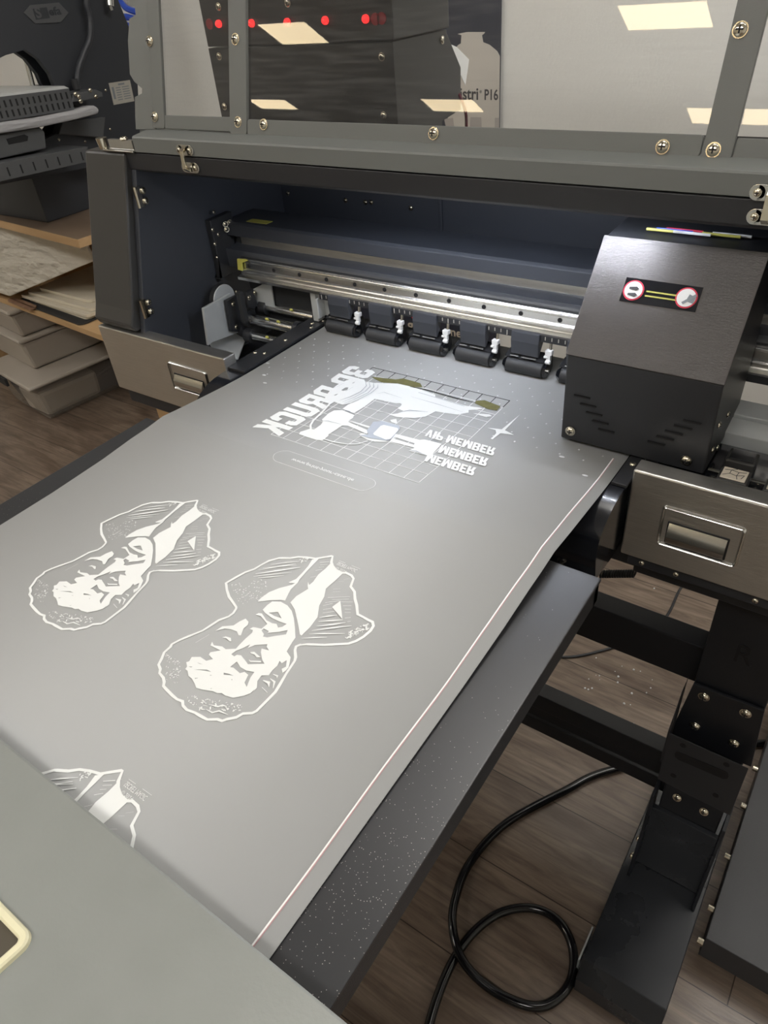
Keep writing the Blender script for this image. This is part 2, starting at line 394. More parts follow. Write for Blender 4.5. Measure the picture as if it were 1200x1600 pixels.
# side cover, left (the tall dark pillar) – leans back with the hood
def lean(z, y0=0.0): return y0+.3*(z-.99)
pc = MB()
prof = [(-.015, 1.03), (-.012, 1.01), (.0, .993), (.05, .992), (.05+.085, 1.262), (.035, 1.262+.004), (.0555, 1.262)]
prof = [(.012, .992), (.04, .992), (lean(1.264, .045), 1.264), (lean(1.264, .006), 1.264), (lean(1.03, .003), 1.03), (.004, 1.005)]
pc.prism(prof, 'X', -.365, -.262)
pil = obj('side_cover', pc, M['charcoal'], prn, bevel=.004)
# inner side wall and its hinges
sw = MB().prism([(.02, .99), (.04, .87), (.43, .87), (.43, 1.245), (.1, 1.262)], 'X', -.262, -.25)
obj('inner_side_wall', sw, M['navy'], prn, bevel=.001)
obj('outer_side_wall', MB().prism([(.03, .87), (.43, .87), (.43, 1.245), (.12, 1.262), (.045, .99)], 'X', -.365, -.262), M['black'], prn, bevel=.002)
for z in (1.2, 1.03):
    h = MB(); y = lean(z, .03)
    h.box(-.256, -.246, y-.012, y-.004, z-.016, z+.016); h.cyl((-.248, y-.013, z-.016), (-.248, y-.013, z+.016), .003, 10)
    ho = obj('hinge', h, M['chrome'], prn)
    screw(ho, (-.246, y+.0, z+.008), (1, 0, 0), .005); screw(ho, (-.246, y+.0, z-.008), (1, 0, 0), .005)
# outer right side body
obj('outer_side_wall', MB().box(.965, .99, .04, .43, .87, 1.25), M['black'], prn, bevel=.002)
# steel front panels with recessed handles
def steel_panel(x0, x1, hx0, hx1, hz0, hz1, name):
    y = .005
    b = MB().box(x0, x1, y, y+.026, .864, .99)
    p = obj('steel_front_panel', b, M['silver'], prn, bevel=.002)
    # raised rounded frame round the pull
    fr = rounded_ring(hx0, hx1, hz0, hz1, .006, .0045)
    obj('handle_frame', fr, M['steel'], p, smooth=True)
    cx0, cx1 = hx0+.011, hx1-.016; cz0, cz1 = hz0+.0075, hz1-.023
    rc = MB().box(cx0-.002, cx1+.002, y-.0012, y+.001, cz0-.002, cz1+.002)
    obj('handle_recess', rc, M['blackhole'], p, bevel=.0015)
    g = MB(); n = 10
    for k in range(n):
        t0, t1 = k/n, (k+1)/n
        q = lambda t: (y-.0012-.006*math.sin(math.pi*(.12+.88*t)), cz0+(cz1-cz0)*t)
        (ya, za), (yb, zb) = q(t0), q(t1)
        g.poly([(cx0, ya, za), (cx1, ya, za), (cx1, yb, zb), (cx0, yb, zb)])
    bmesh.ops.remove_doubles(g.bm, verts=g.bm.verts, dist=1e-6)
    for x_ in (cx0, cx1): g.poly([(x_, y-.0012, cz0)]+[(x_, *q(k/n)) for k in range(n+1)])
    obj('handle_pull', g, M['steel'], p, smooth=True)
    return p
def rounded_ring(x0, x1, z0, z1, rad, w, y=.005, h=.0035):
    mb = MB(); N_ = 6; path = []
    for cx, cz, a0 in ((x1-rad, z1-rad, 0), (x0+rad, z1-rad, 90), (x0+rad, z0+rad, 180), (x1-rad, z0+rad, 270)):
        for k in range(N_+1):
            a = math.radians(a0+90*k/N_); path.append((cx, cz, math.cos(a), math.sin(a)))
    rings = []
    for cx, cz, c, s_ in path:
        row = []
        for dr, dy in ((0, 0), (-.0012, -h*.75), (-w*.5, -h), (-w+.0012, -h*.75), (-w, 0)):
            r = rad+dr; row.append(mb.bm.verts.new((cx+c*r, y+dy, cz+s_*r)))
        rings.append(row)
    n = len(rings)
    for i in range(n):
        for k in range(4): mb.bm.faces.new((rings[i][k], rings[(i+1) % n][k], rings[(i+1) % n][k+1], rings[i][k+1]))
    return mb
steel_panel(-.365, -.04, -.188, -.09, .903, .957, 'l')
pr_ = steel_panel(.622, .985, .661, .752, .897, .955, 'r')
# black strip and carcass under the steel panels
cb = MB().box(-.35, -.05, .012, .30, .835, .864); cb.box(.63, .97, .012, .30, .845, .864)
cb.box(-.05, .63, .06, .30, .80, .87); cb.box(-.35, -.05, .05, .43, .80, .84); cb.box(.63, .97, .05, .43, .80, .85)
obj('base_frame', cb, M['black'], prn, bevel=.002)
for x in (.648, .69, .78, .83):
    screw(prn, (x, .012, .853), (0, -1, 0), .003)
# tray floors inside
obj('left_tray_floor', MB().box(-.25, -.045, .05, .43, .868, .873), M['black'], prn)
obj('right_tray_floor', MB().box(.622, .965, .05, .43, .868, .873), M['black'], prn)
# back panel and top plate
bp = MB().box(-.25, .965, .42, .43, 1.0, 1.25)
bp.box(-.25, .965, .405, .42, 1.215, 1.25); bp.box(.118, .124, .416, .42, 1.0, 1.22)
obj('back_panel', bp, M['navy'], prn, bevel=.001)
obj('top_plate', MB().box(-.365, .99, .15, .43, 1.245, 1.25), M['navy'], prn)
for x, z in ((-.235, 1.12), (.055, 1.135), (-.06, 1.13), (-.02, 1.135)):
    pass
for px_ in [(-0.2311,1.1243),(-0.0876,1.1221),(-0.0413,1.1223),(-0.028,1.1233),(0.0199,1.1476),(0.061,1.1505),(0.0589,1.1203)]:
    screw(prn, (px_[0], .418, px_[1]), (0, -1, 0), .004)
obj('yellow_label', MB().box(*[[(-0.3226,1.1503)][0][0], [(-0.273,1.1533)][0][0]], .4035, .4045, *[[(-0.3001,1.1421)][0][1], [(-0.2973,1.153)][0][1]]), M['gold'], prn)
# front top rail under the hood
obj('front_top_rail', MB().prism([(.092, 1.264), (.092, 1.24), (.097, 1.236), (.13, 1.236), (.13, 1.264)], 'X', -.262, .985), M['black'], prn, bevel=.001)
# platen with curved nose, extruded across the film width
pl = MB()
nose = [(.27, .969), (.0, .969), (-.02, .968), (-.038, .9645), (-.055, .957), (-.068, .948), (-.076, .936), (-.078, .915), (-.072, .888), (-.07, .876), (-.02, .87), (.27, .87)]
pl.prism(nose, 'X', -.042, .618)
obj('platen', pl, M['blackgloss'], prn, smooth=True)
obj('platen_lip', MB().box(-.04, .617, -.083, -.068, .872, .884), M['black'], prn, bevel=.002)
screw(prn, (.575, -.076, .886), (0, -.3, 1), .005)
pr2 = MB().box(-.042, -.004, .01, .245, .969, .974); obj('platen_edge_strip', pr2, M['black'], prn, bevel=.0008)
for x, y in ((-.01, .222), (-.022, .205), (-.012, .19), (-.035, .07), (-.018, .075), (-.02, .13)):
    screw(prn, (x, y, .974), (0, 0, 1), .0032)
obj('platen_edge_strip', MB().box(.602, .62, -.005, .245, .969, .973), M['black'], prn, bevel=.0008)
screw(prn, (.611, .04, .973), (0, 0, 1), .0035)
# gantry: dark top beam, steel strips, linear rail
gb = MB().prism([(.2485, 1.118), (.2435, 1.114), (.2435, 1.094), (.262, 1.092), (.262, 1.062), (.33, 1.062), (.33, 1.118)], 'X', -.245, .96)
ga = obj('gantry_beam', gb, M['navy'], prn, bevel=.0012)
obj('beam_cover_strip', MB().box(-.22, .955, .26, .2622, 1.0725, 1.0915), M['silver'], prn)
obj('yellow_tape', MB().box(-.195, -.145, .258, .275, 1.118, 1.1185), M['tape'], prn)
obj('dark_support_strip', MB().prism([(.232, 1.073), (.262, 1.075), (.262, 1.04), (.232, 1.04)], 'X', -.235, .955), M['navy'], prn)
rl = MB()
rl.prism([(.222, 1.0655), (.236, 1.068), (.236, 1.066), (.236, 1.03), (.206, 1.03), (.206, 1.035), (.217, 1.0375), (.217, 1.0435), (.2125, 1.0445), (.2125, 1.0465), (.2158, 1.0495), (.216, 1.0592), (.2148, 1.0605), (.2148, 1.0625), (.2178, 1.0655)][::1], 'X', -.19, .95)
rail = obj('linear_rail', rl, M['rail'], prn)
M['edge'] = mat('polished_glint_rod', (.8, .79, .76, 1), .07, 1)
for y_, z_ in ((.2147, 1.0628), (.2128, 1.0462)): obj('glint_rod', MB().cyl((-.158, y_, z_), (.945, y_, z_), .0014, 12), M['edge'], rail, smooth=True)  # thin polished rods added along the rail to catch LED glints
x = -.165
i = 0
while x < .93:
    obj('mounting_hole', MB().cyl((x, .2152, 1.0545), (x, .2168, 1.0545), .0034, 16), M['blackhole'], rail)
    x += .06; i += 1
obj('yellow_tape', MB().prism([(-.192, 1.046), (-.18, 1.045), (-.178, 1.06), (-.16, 1.0665), (-.168, 1.068), (-.188, 1.066)], 'Y', .2115, .2132), M['tape'], prn)
ru = MB().box(.005, .95, .203, .2062, 1.0235, 1.0335)
ruler = obj('scale_strip', ru, M['black'], prn)
tk = MB(); x = .01; k = 0
while x < .56:
    hgt = .005 if k % 5 else .0075
    tk.box(x, x+.0012, .2022, .203, 1.032-hgt, 1.032); x += .01; k += 1
tk_o = obj('scale_marks', tk, M['label'], ruler); tk_o['kind'] = 'stuff'
for x in range(6):
    pass
# pinch roller units
def pinch_unit():
    t = bpy.data.objects.new('pinch_roller_unit', None); COL.objects.link(t); t.parent = prn; FR[t] = Vector((0, 0, 0)); t.location = -FR[prn]
    ar = MB(); ar.prism([(.2, .9985), (.203, 1.0005), (.224, 1.03), (.224, 1.034), (.2, 1.034), (.198, 1.02)][::-1], 'X', .008, .052)
    obj('arm', ar, M['navy'], t, bevel=.001)
    obj('hinge_bar', MB().box(.009, .022, .1955, .1985, .997, .9985).box(.027, .05, .1955, .1985, .997, .9985), M['steel'], t)
    r = MB().cyl((.004, .2, .9815), (.062, .2, .9815), .0118, 24)
    ro = obj('roller', r, M['rubber'], t, bevel=.001, smooth=True)
    obj('cover_end', MB().cyl((-.003, .2, .9815), (.004, .2, .9815), .006, 8, .0125), M['blackgloss'], t)
    obj('cover_end', MB().cyl((.062, .2, .9815), (.067, .2, .9815), .0105, 8), M['blackgloss'], t)
    obj('cover_bracket', MB().prism([(.196, .9945), (.22, 1.0), (.222, .98), (.214, .972), (.206, .994)], 'X', -.001, .066), M['black'], t, bevel=.001)
    obj('pivot_pin', MB().cyl((.067, .2, .9815), (.0695, .2, .9815), .003, 10), M['steel'], t)
    obj('lever_rod', MB().cyl((.066, .212, 1.032), (.068, .205, 1.006), .0022, 10), M['steel'], t)
    cl = MB().box(.0615, .072, .2, .208, 1.006, 1.013).box(.0635, .07, .2, .206, .996, 1.007).box(.06, .066, .199, .205, 1.001, 1.0045).cyl((.063, .2, .9955), (.071, .2, .9955), .003, 12)
    obj('clip', cl, M['white'], t, bevel=.001)
    return t
pu = pinch_unit()
for i in range(6):
    o = pu if i == 0 else dup(pu, prn)
    o.location = Vector((.018+.0857*i, 0, 0))-FR[prn]
# left mechanism: aluminium brackets, pulley, rods
obj('mechanism_backplate', MB().prism([(-.19, 1.044), (-.03, 1.036), (-.026, .955), (-.19, .95)], 'Y', .232, .236), M['black'], prn)
for x, z in ((-.168, 1.041), (-.121, 1.0375), (-.073, 1.034)):
    screw(prn, (x, .2315, z), (0, -1, 0), .0048)
obj('steel_post', MB().box(-.026, -.014, .214, .232, .975, 1.03), M['alu'], prn, bevel=.001)
obj('aluminium_end_block', MB().prism([(.206, .985), (.226, .985), (.226, 1.022), (.206, 1.02)], 'X', -.008, -.004).prism([(.224, .985), (.228, .985), (.228, 1.03), (.224, 1.03)], 'X', -.008, .022), M['alu'], prn, bevel=.001)
obj('bracket_plate', MB().prism([(0.2037,1.0253),(0.2501,1.0243),(0.2557,1.0662),(0.265,1.1308),(0.2089,1.1293),(0.2084,1.0668),(0.2069,1.0193)], 'X', -.249, -.235), M['black'], prn, bevel=.0015)
for p in [(0.2102,1.1133),(0.2213,1.1022),(0.2088,1.0887),(0.2062,1.0651),(0.2223,1.1411)]:
    screw(prn, (-.2345, p[0], p[1]), (1, 0, 0), .003)
for p in [(0.2355,1.1166),(0.2471,1.1167),(0.236,1.1074)]:
    screw(prn, (-.2345+.008, p[0], p[1]), (1, -.5, 0), .0042)
pw = MB()
px0, pz0 = [(0.1835,0.9969)][0]
pul = obj('pulley', MB().cyl((-.225, px0, pz0), (-.213, px0, pz0), .027, 32), M['alu'], prn, bevel=.001, smooth=True)
obj('hub', MB().cyl((-.213, px0, pz0), (-.2115, px0, pz0), .006, 16), M['blackhole'], pul)
obj('belt', MB().cyl((-.2235, px0, pz0), (-.2145, px0, pz0), .0285, 32), M['rubber'], pul)
obj('aluminium_bracket', MB().prism([(0.119,1.0054),(0.1904,1.0081),(0.1899,0.9495),(0.1863,0.9315),(0.1203,0.9395),(0.1098,0.9376)], 'X', -.206, -.2).prism([(-0.2443,0.1488),(-0.2593,0.2167),(-0.1955,0.1963),(-0.1475,0.1272),(-0.1645,0.0991)], 'Z', .912, .916), M['alu'], prn, bevel=.001)
obj('aluminium_bracket', MB().prism([(-0.1806,1.0049),(-0.138,1.0255),(-0.1294,1.0219),(-0.1312,0.9741),(-0.1809,0.9724)], 'Y', .226, .23), M['alu'], prn, bevel=.001)
bl = obj('bearing_block', MB().prism([(0.1671,1.0035),(0.1974,1.0034),(0.2033,1.0001),(0.1937,0.9497),(0.181,0.9367),(0.1628,0.9454)], 'X', -.198, -.19), M['black'], prn, bevel=.001)
for p in [(0.1805,0.9924),(0.1976,0.9923),(0.176,0.9491)]: screw(prn, (-.1898, p[0], p[1]), (1, 0, 0), .0038)
obj('bearing_block', MB().prism([(0.204,1.0089),(0.22,1.0105),(0.222,0.9802),(0.2127,0.9724),(0.1981,0.9829)], 'X', -.178, -.17), M['black'], prn, bevel=.001)
for p in [(0.2045,0.999),(0.2213,1.0027)]: screw(prn, (-.1698, p[0], p[1]), (1, 0, 0), .0038)
obj('guide_arm', MB().box(*[-.165, -.155], .17, .18, .965, 1.022), M['rubber'], prn, bevel=.001)
def rod(y, z, x0, x1, r):
    o = obj('guide_rod', MB().cyl((x0, y, z), (x1, y, z), r, 24), M['steel'], prn, smooth=True, label='polished steel guide rod')
    obj('collar', MB().cyl((x0-.004, y, z), (x0+.012, y, z), r*1.5, 20), M['black'], o); obj('collar', MB().cyl((x1-.006, y, z), (x1+.004, y, z), r*1.35, 20), M['black'], o)
rod(.205, .956, -.188, -.058, .0105)
rod(.232, .972, -.165, -.03, .009)
rod(.19, .93, -.175, -.075, .009)
for p in ((-.10, .199, .9665), (-.128, .199, .9665), (-.088, .225, .981), (-.12, .183, .939)):
    obj('grease_blob', MB().ball(p, .003, (1.2, 1, .8)), M['tape'], prn)
br = MB(); 
for k in range(4): br.box(-.226+.0, -.222, .2+.007*k, .2+.007*k+.003, .99, .998)
obj('belt_teeth', br, M['chrome'], prn)
# LED strip under the front top rail
ls = obj('led_strip', MB().box(.075, .575, .108, .12, 1.2335, 1.236), M['white'], prn)
led0 = obj('led', MB().box(.085, .0895, .1115, .1165, 1.2318, 1.2335), M['led'], ls)
for i in range(1, 31):
    d = dup(led0, ls); d.location.x += .0158*i
# capping station at the right
cs = obj('capping_station', MB().box(.635, .96, .022, .135, .955, .972), M['blackgloss'], prn, bevel=.002)
def cap(x, y, m1):
    o = obj('ink_cap', MB().box(x, x+.032, y, y+.028, .972, .987), M['charcoal'], cs, bevel=.002)
    obj('cap_pad', MB().box(x+.003, x+.029, y+.003, y+.025, .987, .9885), m1, o, bevel=.0006)
    if m1 is M['sponge']:
        g = MB()
        for a, b in (((.005, .008), (.012, .014)), ((.012, .014), (.012, .022)), ((.012, .014), (.02, .012)), ((.02, .012), (.028, .016)), ((.02, .012), (.022, .005)), ((.012, .022), (.018, .026)), ((.012, .022), (.021, .02)), ((.021, .02), (.029, .023)), ((.021, .02), (.02, .012)), ((.005, .02), (.012, .022)), ((.028, .016), (.026, .008))):
            g.cyl((x+a[0]*.93, y+a[1]*.93, .9886), (x+b[0]*.93, y+b[1]*.93, .9886), .0004, 5)
        obj('cap_pattern', g, M['txtd'], o)
cap(.704, .036, M['sponge']); cap(.703, .078, M['blackgloss']); cap(.752, .036, M['sponge']); cap(.752, .078, M['blackgloss'])
obj('cap_rail', MB().cyl((.69, .0655, .976), (.95, .0655, .976), .002, 8), M['steel'], cs)
for x, y in ((.742, .053), (.744, .07), (.698, .055)): screw(cs, (x, y, .972), (0, 0, 1), .0035)
st = MB().prism([(.14, .96), (.14, .985), (.17, .99), (.17, .96)], 'X', .66, .95).prism([(.175, .96), (.175, .992), (.205, .997), (.205, .96)], 'X', .66, .95)
obj('steel_service_strip', st, M['alu'], prn, bevel=.001)
# carriage
car = bpy.data.objects.new('print_carriage', None); COL.objects.link(car); car.parent = prn; car.location = Vector((.6, .15, .98))-FR[prn]; FR[car] = Vector((.6, .15, .98))
car['label'] = 'print head carriage with dark brushed cover and two round red stickers'
cx0, cx1 = .514, .688
body = MB().prism([(.052, .976), (.05, 1.09), (.21, 1.215), (.235, 1.205), (.235, .976)], 'X', cx0+.001, cx1-.001)
body = MB().prism([(.052, .976), (.05, 1.09), (.139, 1.2), (.21, 1.203), (.211, 1.07), (.2, 1.0), (.2, .976)], 'X', cx0, cx1)
obj('carriage_housing', body, M['black'], car, bevel=.002)
cn = Vector((0, -(1.2-1.09), .139-.05)).normalized()   # normal of sloping cover
cv = MB(); a = Vector((0, .0495, 1.091)); b = Vector((0, .1385, 1.201)); o_ = cn*.002
for p, q in ((a, b),):
    cv.hexa([(cx0-.001, *(p)[1:]), (cx1+.001, *(p)[1:]), (cx1+.001, *(q)[1:]), (cx0-.001, *(q)[1:]),
             (cx0-.001, *(p+o_)[1:]), (cx1+.001, *(p+o_)[1:]), (cx1+.001, *(q+o_)[1:]), (cx0-.001, *(q+o_)[1:])])
cover = obj('cover_plate', cv, M['brush'], car, bevel=.0008)
uc = (b-a).normalized()
def onc(x, s, d=.0026): return Vector((x, 0, 0))+a+uc*s+cn*d
# label on the cover: s measured up the slope
def flat_on_cover(name, m, pts, d, parent=cover):
    mb = MB(); mb.poly([onc(x, s, d) for x, s in pts]); 
    r = bmesh.ops.extrude_face_region(mb.bm, geom=mb.bm.faces[:]); bmesh.ops.translate(mb.bm, verts=[v for v in r['geom'] if isinstance(v, bmesh.types.BMVert)], vec=cn*.0004)
    return obj(name, mb, m, parent)
lab = flat_on_cover('warning_sticker', M['blackgloss'], [(.554, .07), (.637, .07), (.637, .097), (.554, .097)], .0022)
def disc(cx, s, r, n=28): return [(cx+r*math.cos(2*math.pi*k/n), s+r*math.sin(2*math.pi*k/n)) for k in range(n)]
for cx in (.566, .6235):
    flat_on_cover('red_ring', M['red'], disc(cx, .0835, .0115), .0027)
    flat_on_cover('white_disc', M['white'], disc(cx, .0835, .0098), .0032)
for s in (.0855, .0785):
    flat_on_cover('hand_symbol', M['txtd'], [(.561, s-.001), (.569, s-.0022), (.572, s), (.569, s+.0022), (.561, s+.001)], .0037)
flat_on_cover('crossing_symbol', M['inkshade'], [(.622, .076), (.634, .0865), (.632, .0885), (.62, .078)], .0037)
flat_on_cover('hand_symbol', M['inkshade'], [(.624, .08), (.632, .078), (.633, .085), (.626, .0875)], .0036)
for s in (.0845, .0795): flat_on_cover('yellow_line', M['tape'], [(.58, s-.0008), (.6165, s-.0008), (.6165, s+.0008), (.58, s+.0008)], .0027)
for i in range(5):
    for sx, x_ in ((1, .527+.0085*i), (-1, .655-.0085*i)):
        z = 1.04-.0095*i
        obj('vent_slot', MB().hexa([(x_, .0488, z), (x_+.02, .0488, z), (x_+.02, .0515, z), (x_, .0515, z), (x_, .0488, z+.0016), (x_+.02, .0488, z+.0016), (x_+.02, .0515, z+.0016), (x_, .0515, z+.0016)]), M['blackhole'], car)
for x_, z in ((.5265, .99), (.667, .99)): screw(car, (x_, .0508, z), (0, -1, 0), .0055)
for y_, z in ((.07, 1.0), (.1, .985), (.075, 1.03), (.12, 1.02)): screw(car, (cx1+.0005, y_, z), (1, 0, 0), .0035)
# damper caps and coloured ink lines on top of the carriage
for i, (c, x_) in enumerate((('tape', .57), ('blue', .58), ('red', .59), ('white', .6), ('tape', .63), ('white', .64))):
    obj('ink_line', MB().cyl((x_-.018, .165+.004*(i % 3), 1.2045), (x_+.022, .165+.004*(i % 3), 1.2045), .0016, 8), M[c], car)
obj('carriage_slider', MB().box(.54, .66, .2, .212, 1.035, 1.07), M['black'], car)
# latches
def latch(x, zt, zb):
    t = MB(); 
    t.cyl((x-.011, .0885, zt), (x-.011, .0905, zt), .0075, 16).cyl((x+.011, .0885, zt), (x+.011, .0905, zt), .0075, 16).box(x-.011, x+.011, .0885, .0905, zt-.0075, zt+.0075)
    t.cyl((x-.009, .0895, zb), (x-.009, .0915, zb), .0075, 16).cyl((x+.014, .0895, zb), (x+.014, .0915, zb), .0075, 16).box(x-.009, x+.014, .0895, .0915, zb-.0075, zb+.0075)
    l = obj('latch', t, M['steel'], prn, bevel=.0006)
    obj('latch_hook', MB().prism([(.0885, zt+.006), (.08, zt), (.079, zb), (.0885, zb-.006), (.0885, zb), (.083, zb+.002), (.084, zt-.002), (.0885, zt)][::-1], 'X', x-.002, x+.005), M['chrome'], l, bevel=.0005)
    for dx, z in ((-.011, zt), (.011, zt), (-.009, zb), (.014, zb)): screw(l, (x+dx, .0882 if z == zt else .0892, z), (0, -1, 0), .0035)
latch(-.117, 1.274, 1.25)
latch(.683, 1.271, 1.249)
# slide bolt on top of the side cover
sb = MB().box(-.31, -.235, .085, .11, 1.2655, 1.268).box(-.3, -.24, .092, .1, 1.268, 1.282)
sbo = obj('slide_bolt', sb, M['steel'], prn, bevel=.001)
obj('bolt_knob', MB().cyl((-.318, .094, 1.267), (-.318, .094, 1.283), .007, 14, .009), M['chrome'], sbo, smooth=True)
screw(sbo, (-.262, .095, 1.2825), (0, 0, 1), .006)
# ink tank box with red lamps, mounted on the back
ib = obj('ink_tank_box', MB().prism([(.43, 1.05), (.6, 1.05), (.597, 1.225), (.667, 1.233), (.669, 1.302), (.62, 1.362), (.62, 1.366), (.45, 1.366), (.45, 1.1), (.43, 1.1)], 'X', -.41, .02), M['black'], prn, bevel=.001)
iu = obj('ink_tank_box_upper', MB().box(-.405, .026, .445, .62, 1.3685, 1.62), M['black'], prn, bevel=.002, label='upper box with a row of red lamps')
for x, z in ((-.3619, 1.404), (-.279, 1.402), (-.194, 1.4005), (-.1096, 1.4), (-.0256, 1.399)):
    l = obj('lamp', MB().cyl((x, .445, z), (x, .441, z), .006, 16).ball((x, .441, z), .0052), M['ledred'], iu, smooth=True, label='lit red lamp')
for x, z in ((-.387, 1.4044), (-.0065, 1.398), (.006, 1.3985)):
    obj('button', MB().cyl((x, .445, z), (x, .443, z), .0085, 20), M['ringred'], iu, label='dark red unlit button')
for x, z in ((-.355, 1.4295), (-.188, 1.4275), (-.3, 1.6), (-.05, 1.6)): screw(iu, (x, .4445, z), (0, -1, 0), .0055)
for x, z in ((-.383, 1.3526), (-.003, 1.346), (-.008, 1.26), (-.395, 1.268)): screw(ib, (x, .4495, z), (0, -1, 0), .0055)
screw(ib, (.0205, .604, 1.352), (1, 0, 0), .0055)
obj('paper_tag', MB().prism([(.628, 1.345), (.66, 1.335), (.705, 1.31), (.7, 1.295), (.69, 1.27), (.672, 1.29), (.64, 1.32)], 'X', .0165, .0175), M['white'], prn, label='crumpled white paper scrap behind the ink box')
obj('ink_tube', MB().tube([(.02, .66, 1.26), (.024, .68, 1.22), (.01, .69, 1.16), (-.02, .66, 1.09), (-.03, .6, 1.06)], .003, 8), M['redtube'], prn, smooth=True)

# ---- hood
hood = bpy.data.objects.new('hood', None); COL.objects.link(hood); hood.parent = prn; hood.location = Vector((.3, .12, 1.29))-FR[prn]; FR[hood] = Vector((.3, .12, 1.29))
hood['label'] = 'hinged grey hood with clear windows'
def hbar(x0, x1, z0, z1, t0=-.002, t1=.003, name='window_frame', r=.004, pts=None):
    P = pts or [(x0, z0), (x1, z0), (x1, z1), (x0, z1)]
    # round the corners
    Q = []
    n = len(P)
    for i in range(n):
        p = Vector((*P[i],)); a = Vector(P[i-1]); b = Vector(P[(i+1) % n])
        u = (a-p).normalized()*r; v = (b-p).normalized()*r
        for k in range(5):
            t = k/4; Q.append((p+u)*(1-t)**2+p*2*t*(1-t)+(p+v)*t*t)
    mb = MB(); A = []; B = []
    for q in Q:
        A.append(mb.bm.verts.new(Vector((q.x, hy(q.y), q.y))+HN*t0)); B.append(mb.bm.verts.new(Vector((q.x, hy(q.y), q.y))+HN*t1))
    mb.bm.faces.new(A); mb.bm.faces.new(B[::-1]); m_ = len(Q)
    for i in range(m_): mb.bm.faces.new((A[i], B[i], B[(i+1) % m_], A[(i+1) % m_]))
    return obj(name, mb, M['grey'], hood, bevel=.0008)
ZT = 1.62
hbar(-.219, -.192, 1.2935, ZT); hbar(-.05, -.0165, 1.2905, ZT, t1=.0034); hbar(.6075, .636, 1.289, ZT, t1=.0034); hbar(.93, .965, 1.2935, ZT)
hbar(-.192, -.05, 1.2935, 1.3115, r=.002, t1=.002); hbar(-.0155, .606, 1.2905, 1.3095); hbar(.637, .93, 1.2905, 1.308, t1=.002, r=.002)
hbar(-.23, .96, ZT-.03, ZT, t0=-.004, t1=.001)
for x0, x1 in ((-.205, -.045), (-.02, .61), (.63, .935)):
    mb = MB(); 
    P = [(x0, 1.3), (x1, 1.3), (x1, ZT-.02), (x0, ZT-.02)]
    mb.poly([Vector((x, hy(z), z))+HN*-.0015 for x, z in P])
    obj('window_pane', mb, M['glass'], hood, label='clear acrylic window pane')
for p in [(-0.2149,1.404),(-0.2125,1.3084),(-0.0359,1.4019),(-0.0326,1.3057),(0.0172,1.3038),(0.2952,1.3013),(0.5686,1.2977),(0.6181,1.2969),(0.6162,1.3925)]:
    if True: screw(hood, Vector((p[0], hy(p[1]), p[1]))+HN*.0032, HN, .0062)
# lower beam of the hood
obj('hood_lower_beam', MB().prism([(.0905, 1.266), (.0905, 1.286), (.0925, 1.2885), (hy(1.2925)-.001, 1.2925), (hy(1.2925)+.004, 1.2925), (.135, 1.266)], 'X', -.235, .975), M['grey'], hood, bevel=.0006)
# side flange with notches
fl = [(-0.2528,1.4593),(-0.2525,1.4493),(-0.2398,1.445),(-0.2393,1.4358),(-0.2503,1.4308),(-0.255,1.4042),(-0.2554,1.3622),(-0.2488,1.3531),(-0.236,1.3449),(-0.2367,1.3382),(-0.2495,1.3331),(-0.251,1.306),(-0.2512,1.2904)]
fl = [(p[0], p[1]) for p in fl]; fl = [(-.262, ZT)]+fl+[(-.216, 1.2925), (-.216, ZT)]
mb = MB(); A = []; B = []
for x, z in fl:
    q = Vector((x, hy(z), z))+HN*((-.216-x)*.3)
    A.append(mb.bm.verts.new(q)); B.append(mb.bm.verts.new(q-HN*.0015))
mb.bm.faces.new(A); mb.bm.faces.new(B[::-1])
for i in range(len(fl)): mb.bm.faces.new((A[i], B[i], B[(i+1) % len(fl)], A[(i+1) % len(fl)]))
obj('hood_side_flange', mb, M['grey'], hood)
obj('hood_top', MB().box(-.235, .975, hy(ZT)-.004, .62, ZT, ZT+.003), M['grey'], hood)

# ---- stand of the printer
def tri(o): return o
leg = MB().box(.7365, .832, .085, .2, .09, .848)
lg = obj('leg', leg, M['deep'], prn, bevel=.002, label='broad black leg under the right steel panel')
obj('leg', MB().box(-.32, -.2, .15, .24, .09, .84), M['black'], prn, bevel=.002)
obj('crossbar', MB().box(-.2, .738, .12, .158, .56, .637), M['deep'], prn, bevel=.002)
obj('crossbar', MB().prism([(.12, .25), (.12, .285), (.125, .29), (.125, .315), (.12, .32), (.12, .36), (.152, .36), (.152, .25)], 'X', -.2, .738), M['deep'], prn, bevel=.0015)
# foot: hollow plate box with bent down front end
ft = MB().prism([(-.17, .0), (-.17, .05), (-.145, .082), (.36, .082), (.36, .0)], 'X', .708, .852)
f_o = obj('foot', ft, M['dusty'], prn, bevel=.002, label='dusty black steel foot')
obj('foot', MB().prism([(-.17, .0), (-.17, .05), (-.145, .082), (.36, .082), (.36, .0)], 'X', -.34, -.2), M['black'], prn, bevel=.002)
gs = MB().prism([(.03, .083), (.11, .083), (.11, .3), (.07, .3), (.06, .2)], 'X', .722, .728).prism([(.03, .083), (.11, .083), (.11, .3), (.07, .3), (.06, .2)], 'X', .838, .844)
gs.prism([(.065, .083), (.085, .083), (.085, .26), (.075, .26)], 'X', .722, .843)
obj('foot_gusset', gs, M['dusty'], prn, bevel=.001)
bk = MB()
bkz = [(0.7364,0.6026),(0.8319,0.6046),(0.8425,0.4765),(0.7237,0.4705)]
bk.prism(bkz, 'Y', .078, .083)
bkp = obj('leg_bracket', bk, M['deep'], prn, bevel=.001)
bq = [(0.7255,0.508),(0.8389,0.5063),(0.8397,0.3782),(0.7271,0.383)]
b2 = shape_bm([bq])
